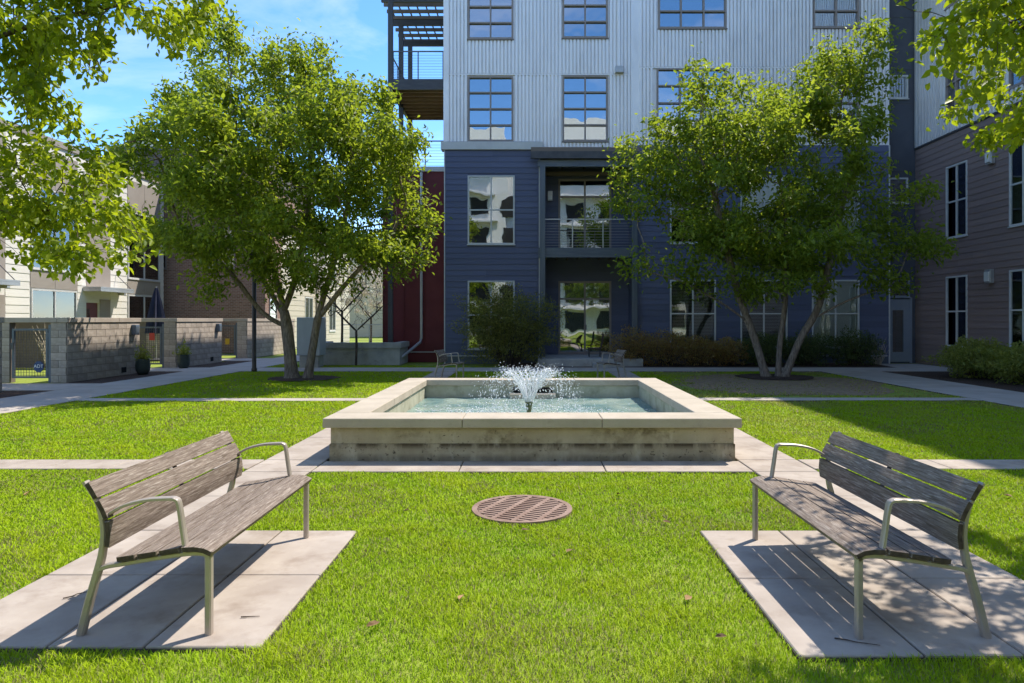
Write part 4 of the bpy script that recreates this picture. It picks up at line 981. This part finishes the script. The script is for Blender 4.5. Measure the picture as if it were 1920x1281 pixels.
def colonize(trunks, att, step, infl, kill, iters, trop=(0, 0, .1), seed=1):
    rg = np.random.default_rng(seed); pos, par = [], []
    for tr, start in trunks:
        prev = start
        if pos and tr[0][2] > .2:
            q = np.array(pos); prev = int(np.linalg.norm(q - np.array(tr[0]), axis=1).argmin()); tr = [tuple(q[prev])] + list(tr[1:])
        pts = catmull(tr, max(2, int(np.linalg.norm(np.array(tr[0]) - np.array(tr[1])) / step)))
        for p in pts: pos.append(np.array(p)); par.append(prev); prev = len(pos) - 1
    pos = np.array(pos); A = np.array(att); best = np.full(len(A), 1e9); bi = np.zeros(len(A), int); lo = 0
    trop = np.array(trop)
    for it in range(iters):
        new = pos[lo:]
        if len(new) and len(A):
            d = np.linalg.norm(A[:, None] - new[None], axis=2); m = d.argmin(1); dm = d[np.arange(len(A)), m]
            b = dm < best; best[b] = dm[b]; bi[b] = m[b] + lo
        keep = best > kill; A, best, bi = A[keep], best[keep], bi[keep]
        if not len(A): break
        act = best < infl
        if not act.any(): break
        dirs = np.zeros((len(pos), 3)); v = A[act] - pos[bi[act]]; v /= np.linalg.norm(v, axis=1, keepdims=True); np.add.at(dirs, bi[act], v)
        idx = np.unique(bi[act]); d = dirs[idx]; d /= np.linalg.norm(d, axis=1, keepdims=True) + 1e-9
        d = d + trop + rg.normal(0, .18, d.shape); d /= np.linalg.norm(d, axis=1, keepdims=True)
        lo = len(pos); pos = np.concatenate([pos, pos[idx] + d * step]); par += idx.tolist()
    return pos, np.array(par)
def tree_radii(pos, par, tip, pw, rmax):
    n = len(pos); r = np.zeros(n); kids = [[] for _ in range(n)]
    for i in range(n):
        if par[i] >= 0: kids[par[i]].append(i)
    acc = np.zeros(n)
    for i in range(n - 1, -1, -1):
        if not kids[i]: acc[i] = tip ** pw
        r[i] = acc[i] ** (1 / pw)
        if par[i] >= 0: acc[par[i]] += acc[i]
    return np.minimum(r, rmax), kids
def branch_mesh(pos, par, r, kids):
    vs, fs = [], []; rings = {}
    def ring(p, d, rad, seg):
        u = np.cross(d, [.31, .17, .93]); nu = np.linalg.norm(u); u = u / nu if nu > .05 else np.array([1., 0, 0]); w = np.cross(d, u); k = len(vs)
        for a in range(seg): t = 2 * math.pi * a / seg; vs.append(p + (u * math.cos(t) + w * math.sin(t)) * rad)
        return k
    for i in range(len(pos)):
        if par[i] < 0: continue
        j = par[i]; seg = 9 if r[i] > .05 else 5 if r[i] > .012 else 3
        d = pos[i] - pos[j]; d = d / (np.linalg.norm(d) + 1e-9)
        main = kids[j] and max(kids[j], key=lambda q: r[q]) == i
        key = (j, seg)
        if main and key in rings: a = rings[key]
        else: a = ring(pos[j], d, min(r[j], r[i] * 1.25) if not main else r[j], seg)
        b = ring(pos[i], d, r[i], seg); rings[(i, seg)] = b
        for q in range(seg): fs.append((a + q, a + (q + 1) % seg, b + (q + 1) % seg, b + q))
    return vs, fs
def blob_points(blobs, n, seed, shell=.0):
    rg = np.random.default_rng(seed); out = []
    vol = np.array([b[3] * b[4] * b[5] for b in blobs]); cnt = (vol / vol.sum() * n).astype(int)
    for b, c in zip(blobs, cnt):
        v = rg.normal(0, 1, (c, 3)); v /= np.linalg.norm(v, axis=1, keepdims=True); v *= (rg.random((c, 1)) ** (1 / 3.) * (1 - shell) + shell)
        out.append(np.array(b[:3]) + v * np.array(b[3:6]))
    return np.concatenate(out)
def foliage(pos, par, r, thr, per, size, wid, seed, spread=.16, droop=.35):
    rg = np.random.default_rng(seed); idx = np.where(r < thr)[0]; idx = idx[par[idx] >= 0]
    q = pos[idx]; f = 2.6 / max(spread * 12, .6)
    cl = np.sin(q[:, 0] * 3.1 * f + seed) * np.sin(q[:, 1] * 2.7 * f + 1.3 * seed) + np.sin(q[:, 2] * 3.6 * f + q[:, 0] * 1.2 + seed) * .8 + rg.normal(0, .55, len(q))
    cnt = np.clip(per * (.70 + .95 * cl), 0, per * 2.6).astype(int)
    P = np.repeat(pos[idx], cnt, 0); B = np.repeat(pos[idx] - pos[par[idx]], cnt, 0); n = len(P)
    P = P - B * rg.random((n, 1)) + rg.normal(0, spread, (n, 3)); B /= np.linalg.norm(B, axis=1, keepdims=True) + 1e-9
    D = B * .5 + rg.normal(0, .65, (n, 3)); D[:, 2] -= droop
    return leaf_arrays(P, D, size, wid, .10, rg, droop)
def make_tree(name, base, trunks, blobs, natt, label, seed, step=.22, infl=2.6, kill=.34, per=7, size=.145, tip=.0064, pw=1.84, rmax=.21, thr=.0165, mat='leaf_tree', bark='bark', spread=.15):
    t = thing(name, base, label, 'tree')
    if natt > 1000:                                 # leaf tiers: many flat lobes inside the crown envelope
        c = blob_points(blobs, 78, seed + 100); rr = np.random.default_rng(seed); w = rr.uniform(.62, 1.15, len(c))
        sub = [(p[0], p[1], p[2], a, a, a * .52) for p, a in zip(c, w)]
        att = np.concatenate([blob_points(sub, int(natt * .85), seed), blob_points(blobs, int(natt * .15), seed + 1)])
    else: att = blob_points(blobs, natt, seed)
    pos, par = colonize(trunks, att, step, infl, kill, 90, seed=seed)
    r, kids = tree_radii(pos, par, tip, pw, rmax)
    flare = 1 + .55 * np.exp(-np.clip(pos[:, 2] - base[2], 0, None) / .16); r = r * np.where(r > .05, flare, 1)
    vs, fs = branch_mesh(pos, par, r, kids); mk('trunk', vs, fs, bark, t, True)
    V = foliage(pos, par, r, thr, per, size, .5, seed, spread)
    if len(V):
        b = np.array(base); stuff(link('crown', leaf_mesh('crown', V - b, mat), base, t))
    return t
LT = (-6.45, 19.2, 0)
tl = [([(-6.75, 19.2, -.03), (-6.85, 19.2, 1.0), (-7.0, 19.25, 1.9), (-7.3, 19.3, 3.0), (-7.7, 19.1, 4.6)], -1),
      ([(-6.3, 19.15, -.03), (-6.12, 19.1, 1.0), (-5.95, 19.1, 1.9), (-5.6, 19.2, 3.2), (-5.3, 19.4, 4.6)], -1),
      ([(-7.05, 19.25, 1.35), (-7.6, 19.1, 1.9), (-8.4, 18.9, 3.0), (-9.3, 18.7, 3.7)], 6), ([(-6.0, 19.1, 1.6), (-5.2, 18.9, 2.6), (-4.2, 18.7, 3.6)], -1),
      ([(-6.95, 19.3, 1.8), (-6.7, 19.6, 3.2), (-6.5, 19.8, 5.0)], -1), ([(-6.95, 19.2, 1.7), (-8.0, 19.8, 3.2), (-8.8, 20.2, 4.6)], -1)]
make_tree('broadleaf_tree', LT, [(a, -1) for a, b in tl],
          [(-6.5, 18.8, 5.3, 3.6, 4.0, 2.8), (-7.9, 19.0, 7.7, 2.3, 2.3, 2.0), (-5.4, 19.4, 7.2, 1.9, 2.0, 1.9), (-4.0, 18.7, 4.3, 1.7, 2.1, 1.7), (-9.1, 18.8, 4.4, 1.4, 2.0, 1.7), (-7.6, 19, 9.2, .9, .9, .7), (-9.8, 19.2, 6.4, .8, 1.2, 1.2), (-8.9, 18.4, 3.2, 1.7, 1.7, .9), (-6.9, 17.6, 3.6, 2.3, 1.8, .8), (-4.2, 18.3, 3.3, 1.6, 1.8, .9)],
          4000, 'double trunked green tree left of the fountain', 21, per=38, spread=.17)
RT = (7.0, 19.7, 0)
make_tree('broadleaf_tree', RT, [([(6.75, 19.7, -.03), (6.4, 19.65, 1.1), (5.95, 19.6, 2.3), (5.6, 19.6, 3.6), (5.2, 19.5, 5.2)], -1), ([(7.1, 19.72, -.03), (7.15, 19.7, 1.0), (7.3, 19.7, 2.2), (7.35, 19.8, 4.0), (7.3, 19.9, 5.4)], -1),
                                 ([(7.25, 19.65, -.03), (7.7, 19.6, 1.1), (8.2, 19.5, 2.1), (8.6, 19.5, 3.8), (9.1, 19.5, 6.0)], -1), ([(6.2, 19.6, 1.6), (5.4, 19.3, 2.1), (4.2, 19.0, 2.7), (3.3, 18.9, 2.95)], -1),
                                 ([(7.9, 19.55, 1.7), (8.9, 19.2, 2.2), (10.0, 19.0, 2.6)], -1)],
          [(6.6, 19.7, 6.0, 3.7, 3.3, 2.6), (9.0, 19.6, 8.1, 1.5, 1.7, 1.7), (5.0, 19.6, 7.4, 1.9, 2.1, 1.7), (7.6, 19.2, 3.6, 2.9, 2.4, 1.2), (3.3, 18.8, 3.2, 1.1, 1.1, .6), (10.6, 19.3, 4.2, 1.1, 1.3, 1.9), (3.6, 19.4, 5.5, 1.1, 1.4, 1.3)],
          3100, 'multi trunked green tree right of the fountain', 33, per=32, spread=.17)
# two trees beside the viewer whose boughs hang into the top corners
def at(u, v, d): return ((u - 998) / 1280 * d, d, EYE - (v - 600) / 1280 * d)
def in_poly(p, poly):
    x, y = p; c = False; j = len(poly) - 1
    for i in range(len(poly)):
        if (poly[i][1] > y) != (poly[j][1] > y) and x < (poly[j][0] - poly[i][0]) * (y - poly[i][1]) / (poly[j][1] - poly[i][1]) + poly[i][0]: c = not c
        j = i
    return c
def hanging(polys, n, d0, d1, seed):
    rg = random.Random(seed); out = []
    for poly, cnt in zip(polys, n):
        xs = [p[0] for p in poly]; ys = [p[1] for p in poly]; k = 0
        while k < cnt:
            p = (rg.uniform(min(xs), max(xs)), rg.uniform(min(ys), max(ys)))
            if in_poly(p, poly): out.append(at(p[0], p[1], rg.uniform(d0, d1))); k += 1
    return out
def near_tree(base, trunks, att, label, seed, per, size, nleaf):
    t = thing('broadleaf_tree', base, label, 'tree')
    pos, par = colonize(trunks, att, .11, 2.2, .19, 130, trop=(0, 0, -.02), seed=seed)
    r, kids = tree_radii(pos, par, .0022, 2.2, .14)
    mk('trunk', *branch_mesh(pos, par, r, kids), 'bark_dark', t, True)
    V = foliage(pos, par, r, .0052, per, size, .62, seed, .055, .45)
    b = np.array(base); c = V.mean(1)
    u = 998 + 1280 * c[:, 0] / c[:, 1]; v = 600 - 1280 * (c[:, 2] - EYE) / c[:, 1]
    vis = np.where((u > -20) & (u < 1940) & (v > -20))[0]; order = vis[np.argsort(c[vis, 1])][:nleaf]
    rest = np.setdiff1d(np.arange(len(V)), order)
    stuff(link('crown', leaf_mesh('crown', V[rest] - b, 'leaf_near'), base, t))
    for i in order:
        q = V[i]; link('leaf', leaf_mesh('leaf', (q - q[0])[None], 'leaf_near'), q[0], t)
up_l = [(-330, -320), (400, -320), (445, -40), (435, 40), (400, 95), (330, 130), (262, 70), (180, 30), (110, 10), (30, 20), (-330, 40)]
tw_l = [(0, 60), (120, 70), (200, 100), (250, 150), (160, 160), (60, 110)]
lo_l = [(-330, 120), (0, 130), (70, 165), (165, 225), (235, 300), (270, 400), (300, 470), (270, 505), (180, 480), (120, 525), (90, 500), (60, 445), (-330, 430)]
attL = hanging([up_l, tw_l, lo_l], [1000, 45, 2300], 4.9, 6.5, 5) + [tuple(p) for p in blob_points([(-6.6, 6, 4.6, 2.2, 2.4, 1.8)], 500, 4)]
near_tree((-7.2, 6.2, 0), [([(-7.2, 6.2, -.03), (-7.1, 6.1, 1.2), (-6.8, 6.0, 2.2), (-6.2, 5.9, 3.2)], -1), ([(-6.9, 6.0, 1.9), (-5.8, 5.8, 2.2), (-4.6, 5.7, 2.45), (-3.9, 5.7, 2.6)], -1), ([(-6.5, 5.95, 2.7), (-5.3, 5.8, 3.7), (-4.2, 5.7, 4.1), (-3.3, 5.6, 4.25)], -1)],
          attL, 'tree with large bright leaves overhanging the top left corner', 8, 17, .068, 300)
up_r = [(1655, -30), (1760, -260), (2300, -320), (2300, 320), (1920, 268), (1860, 270), (1800, 225), (1752, 175), (1800, 125), (1710, 105), (1675, 70), (1745, 35), (1700, 5)]
attR = hanging([up_r], [1100], 4.15, 4.9, 6) + [tuple(p) for p in blob_points([(4.7, 5.9, 4.0, 1.35, 1.2, 1.0), (5.8, 5.3, 4.8, 1.8, 2.0, 1.5)], 700, 9)]
near_tree((5.9, 5.4, 0), [([(5.9, 5.4, -.03), (5.85, 5.35, 1.2), (5.6, 5.3, 2.3), (5.1, 5.2, 3.4)], -1), ([(5.5, 5.3, 2.5), (4.8, 5.1, 3.2), (4.0, 5.0, 3.6), (3.4, 4.9, 3.8)], -1)],
          attR, 'tree with large bright leaves overhanging the top right corner', 12, 17, .068, 300)
def bare_tree(name, base, h, label, seed, n=260, bark='bark_dark', blob=None, per=0, mat='blossom', size=.05, tip=.005):
    x, y, z = base
    return make_tree(name, base, [([(x, y, z - .03), (x + .02, y, z + h * .2), (x, y, z + h * .42)], -1), ([(x, y, z + h * .33), (x - h * .2, y, z + h * .55)], -1), ([(x, y, z + h * .33), (x + h * .22, y, z + h * .55)], -1)],
                     blob or [(x, y, z + h * .68, h * .42, h * .4, h * .33)], n, label, seed, .14, 2, .2, per, size, tip, 2.1, .09, .006, mat, bark, .08)
bare_tree('bare_tree', (-6.35, 24.6, 0), 3.6, 'small nearly bare tree in front of the concrete planter', 41)
bare_tree('bare_tree', (-7.2, 25.8, .58), 4.2, 'dark bare tree growing inside the concrete planter', 43)
bare_tree('blossom_tree', (-10.4, 44, 0), 5.5, 'pale blossoming tree at the far end of the left walkway', 44, 500, per=14, size=.14)
def shrub(name, c, rx, ry, h, n, size, mat, label, seed, twigs=40, group=None, wid=.45, bark='bark_dark', lump=.22):
    rg = np.random.default_rng(seed); t = thing(name, (c[0], c[1], c[2]), label, 'shrub', group); parts = []
    ends = []
    for k in range(twigs):
        a = rg.uniform(0, 6.28); rr = rg.uniform(.2, .95); e = np.array([c[0] + rx * rr * math.cos(a), c[1] + ry * rr * math.sin(a), c[2] + h * (rg.uniform(.55, 1.0) * math.sqrt(max(0, 1 - .75 * rr * rr)))])
        b = np.array([c[0] + rx * .15 * math.cos(a), c[1] + ry * .15 * math.sin(a), c[2] - .03]); m = (b + e) / 2 + rg.normal(0, .08, 3) * [1, 1, .5] + [0, 0, h * .1]
        parts.append(tube([b, m, e], [.012, .008, .003], 4, False)); ends.append(e)
    mk('stems', *merge(parts), bark, t, True)
    if n:
        v = rg.normal(0, 1, (n, 3)); v /= np.linalg.norm(v, axis=1, keepdims=True); rad = rg.random((n, 1)) ** .45
        lum = 1 + lump * (np.sin(v[:, 0] * 7 + seed) * np.sin(v[:, 1] * 6 + 1) + .7 * np.sin(v[:, 2] * 9 + v[:, 0] * 5))
        P = v * rad * lum[:, None]; P[:, 2] = P[:, 2] * .5 + .52; P = np.array(c) + P * np.array([rx, ry, h]); P[:, 2] = np.maximum(P[:, 2], c[2] + .02)
        D = v * .6 + rg.normal(0, .6, (n, 3)); V = leaf_arrays(P, D, size, wid, .08, rg, .2)
        V[:, :, 2] = np.maximum(V[:, :, 2], c[2] + .01)
        stuff(link('foliage', leaf_mesh('foliage', V - np.array(c), mat), c, t))
    return t
shrub('shrub', (-.85, 24.35, .01), 1.85, .85, 2.7, 15000, .085, 'leaf_dark', 'large dark rounded shrub in front of the left ground floor window', 51, 90)
for k, (x, rx, h, m, lb) in enumerate([(3.4, .95, 1.3, 'leaf_brown', 'brownish shrub beside the patio door and column'), (4.6, .95, 1.2, 'leaf_brown', 'brownish shrub right of the balcony column'), (5.7, .85, 1.0, 'leaf_brown', 'brownish shrub below the first window right of the balcony'),
                                    (6.75, .75, .95, 'leaf_brown', 'low thin brownish shrub left of the dark yews'), (8.0, 1.05, 1.1, 'leaf_yew', 'dark yew shrub just left of the right tree trunks'), (9.6, 1.05, 1.15, 'leaf_yew', 'dark yew shrub just right of the right tree trunks'), (11.3, 1.05, 1.2, 'leaf_yew', 'dark yew shrub nearest the grey service door')]):
    shrub('shrub', (x + .2, 24.4, .01), rx, .6, h, 5600 if m == 'leaf_yew' else 4200, .075, m, lb, 60 + k, 60, 'shrubs along the navy wall')
shrub('bare_shrub', (12.6, 24.9, .01), .5, .35, 1.3, 0, .05, 'leaf_brown', 'leafless twiggy shrub beside the grey service door', 70, 34, bark='twig_pale')
for k, (x, y, rx, h, lb) in enumerate([(12.6, 19.3, 1.0, 1.05, 'yellow green shrub in the right bed, farthest one'), (12.9, 17.4, 1.2, 1.0, 'yellow green spreading shrub in the middle of the right bed'), (12.7, 15.4, 1.1, .85, 'yellow green shrub in the right bed nearest the viewer')]):
    shrub('shrub', (x, y, .004), rx, 1.1, h, 9000, .085, 'leaf_lime', lb, 80 + k, 70, 'yellow green shrubs in the right bed')
shrub('bare_shrub', (-14.6, 20.8, 0), .9, .5, 2.15, 0, .05, 'leaf_brown', 'pale dry twigs rising above the nearest full block wall', 90, 26, bark='twig_pale')
def pot(x, y, label, seed):
    t = thing('planter_pot', (x, y, .005), label, 'pot', 'dark green pots by the block walls')
    mk('pot', *lathe([(.13, 0), (.19, .12), (.21, .28), (.19, .44), (.20, .47), (.17, .47), (.16, .42)], (x, y, .005), 20), 'pot_green', t, True)
    rg = np.random.default_rng(seed); n = 260
    P = np.stack([x + rg.normal(0, .1, n), y + rg.normal(0, .1, n), .42 + abs(rg.normal(0, .18, n))], 1); D = rg.normal(0, .5, (n, 3)); D[:, 2] += .8
    stuff(link('plant', leaf_mesh('plant', leaf_arrays(P, D, .1, .35, .05, rg) - np.array([x, y, .4]), 'leaf_lime'), (x, y, .4), t))
pot(-11.75, 20.6, 'dark green pot with a plant at the far end of the nearest full block wall', 3)
pot(-11.85, 23.2, 'dark green pot with a plant at the near end of the middle block wall', 4)

# ------------------------------------------------------------------ street furniture and small things
lp = thing('lamp_post', (-8.86, 21.75, 0), 'slim dark lamp post standing at the edge of the left walkway', 'lamp post')
mk('pole', *lathe([(.085, 0), (.085, .1), (.068, .12), (.06, 4.4)], (-8.86, 21.75, .0), 14), 'pole_brown', lp, True)
mk('lamp_head', *lathe([(.06, 4.4), (.2, 4.46), (.24, 4.6), (.1, 4.72), (.02, 4.74)], (-8.86, 21.75, 0), 14), 'pole_brown', lp, True)
cb = thing('utility_cabinet', (-7.75, 23.9, 0), 'pale grey utility cabinet on a concrete base behind the left tree', 'cabinet')
bev('base', (-8.05, -7.4, 23.6, 24.2, -.02, .42), 'concrete_plain', cb, .01); bev('body', (-8.12, -7.33, 23.52, 24.25, .421, 1.74), 'cabinet', cb, .015)
bx('door_panel', (-8.06, -7.39, 23.508, 23.519, .5, 1.66), 'cabinet', cb); bx('lock', (-7.5, -7.46, 23.49, 23.507, 1.02, 1.14), 'steel_dark', cb)
um = thing('patio_umbrella', (-15.2, 27.6, 0), 'closed navy patio umbrella standing behind the middle block wall', 'umbrella')
mk('pole', *tube([(-15.2, 27.6, 0), (-15.2, 27.6, 3.0)], .025, 8), 'steel_light', um)
vs, fs = [], []; n = 16
for i, (r0, z) in enumerate(((.42, 1.1), (.34, 1.7), (.20, 2.4), (.05, 2.95))):
    for k in range(n): a = 2 * math.pi * k / n; q = r0 * (1 if k % 2 else .55); vs.append((-15.2 + q * math.cos(a), 27.6 + q * math.sin(a), z))
for i in range(3):
    for k in range(n): fs.append((i * n + k, i * n + (k + 1) % n, (i + 1) * n + (k + 1) % n, (i + 1) * n + k))
mk('canopy', vs, fs + [tuple(range(3 * n, 4 * n))], 'canvas_navy', um); mk('base', *lathe([(.28, 0), (.28, .06), (.05, .1)], (-15.2, 27.6, 0), 16), 'steel_dark', um)
pc = thing('patio_chair', (2.35, 25.2, .28), 'brown woven patio chair beside the ground floor glass door', 'chair')
mk('seat_shell', *sweep_rect([(2.05, .62), (2.2, .60), (2.45, .58), (2.55, .68), (2.62, 1.15)], 24.95, 25.45, .04), 'wicker', pc)
for x, y in ((2.1, 24.98), (2.1, 25.42), (2.5, 24.98), (2.5, 25.42)): mk('leg', *tube([(x, y, .28), (x, y, .60)], .014, 6), 'steel_dark', pc)
rg = random.Random(3); lm = None
spots = [(913, 892, 'just behind the drain grate near the fountain slab'), (1160, 932, 'right of the drain grate'), (762, 963, 'well left of the drain grate'), (1068, 1040, 'below and right of the drain grate'),
         (865, 1128, 'in the middle foreground left of centre'), (700, 1180, 'right of the left bench pad'), (1352, 1203, 'against the near edge of the right bench pad'), (322, 800, 'beyond the left bench toward the far path'),
         (470, 812, 'behind the far end of the left bench'), (52, 930, 'at the far left edge behind the left bench'), (1890, 935, 'at the far right edge behind the right bench'), (985, 1000, 'just in front of the drain grate'),
         (1250, 985, 'left of the right bench pad corner'), (1290, 1130, 'beside the near half of the right bench pad')]
for u, v, wh in spots:
    d = EYE * 1280 / (v - 600); x = (u - 998) / 1280 * d; s = rg.uniform(.025, .045)
    if lm is None: lm = meshdata('fallen_leaf', [(-1, 0, 0), (-.3, .5, .25), (.5, .38, .2), (1, 0, .05), (.5, -.38, .32), (-.3, -.5, .2), (-.2, 0, .0), (.5, 0, -.0)], [(0, 6, 1), (6, 7, 2, 1), (7, 3, 2), (0, 5, 6), (6, 5, 4, 7), (7, 4, 3)], 'dry_leaf')
    o = link('fallen_leaf', lm, (x, d, .026), None, (s, s, s)); o.rotation_euler = (rg.uniform(-.3, .3), rg.uniform(-.3, .3), rg.uniform(0, 6)); tag(o, 'small dry brown leaf on the lawn ' + wh, 'leaf', 'dry leaves on the lawn')

for x, y, a, L, wh in ((-2.75, 4.0, .9, .16, 'left bench pad, left of the bench'), (-1.6, 3.75, .1, .09, 'left bench pad, near its right edge'), (1.55, 3.5, -.4, .2, 'right bench pad, at its near left corner'), (2.75, 3.6, .2, .12, 'right bench pad, by the rear leg')):
    p = [(x + L * k / 4 * math.cos(a) + .012 * math.sin(k * 2.1), y + L * k / 4 * math.sin(a), .019) for k in range(5)]
    tag(mk('fallen_twig', *tube(p, [.004, .0035, .003, .0025, .0015], 5), 'bark_dark'), 'thin dry twig lying on the ' + wh, 'twig', 'twigs on the bench pads')
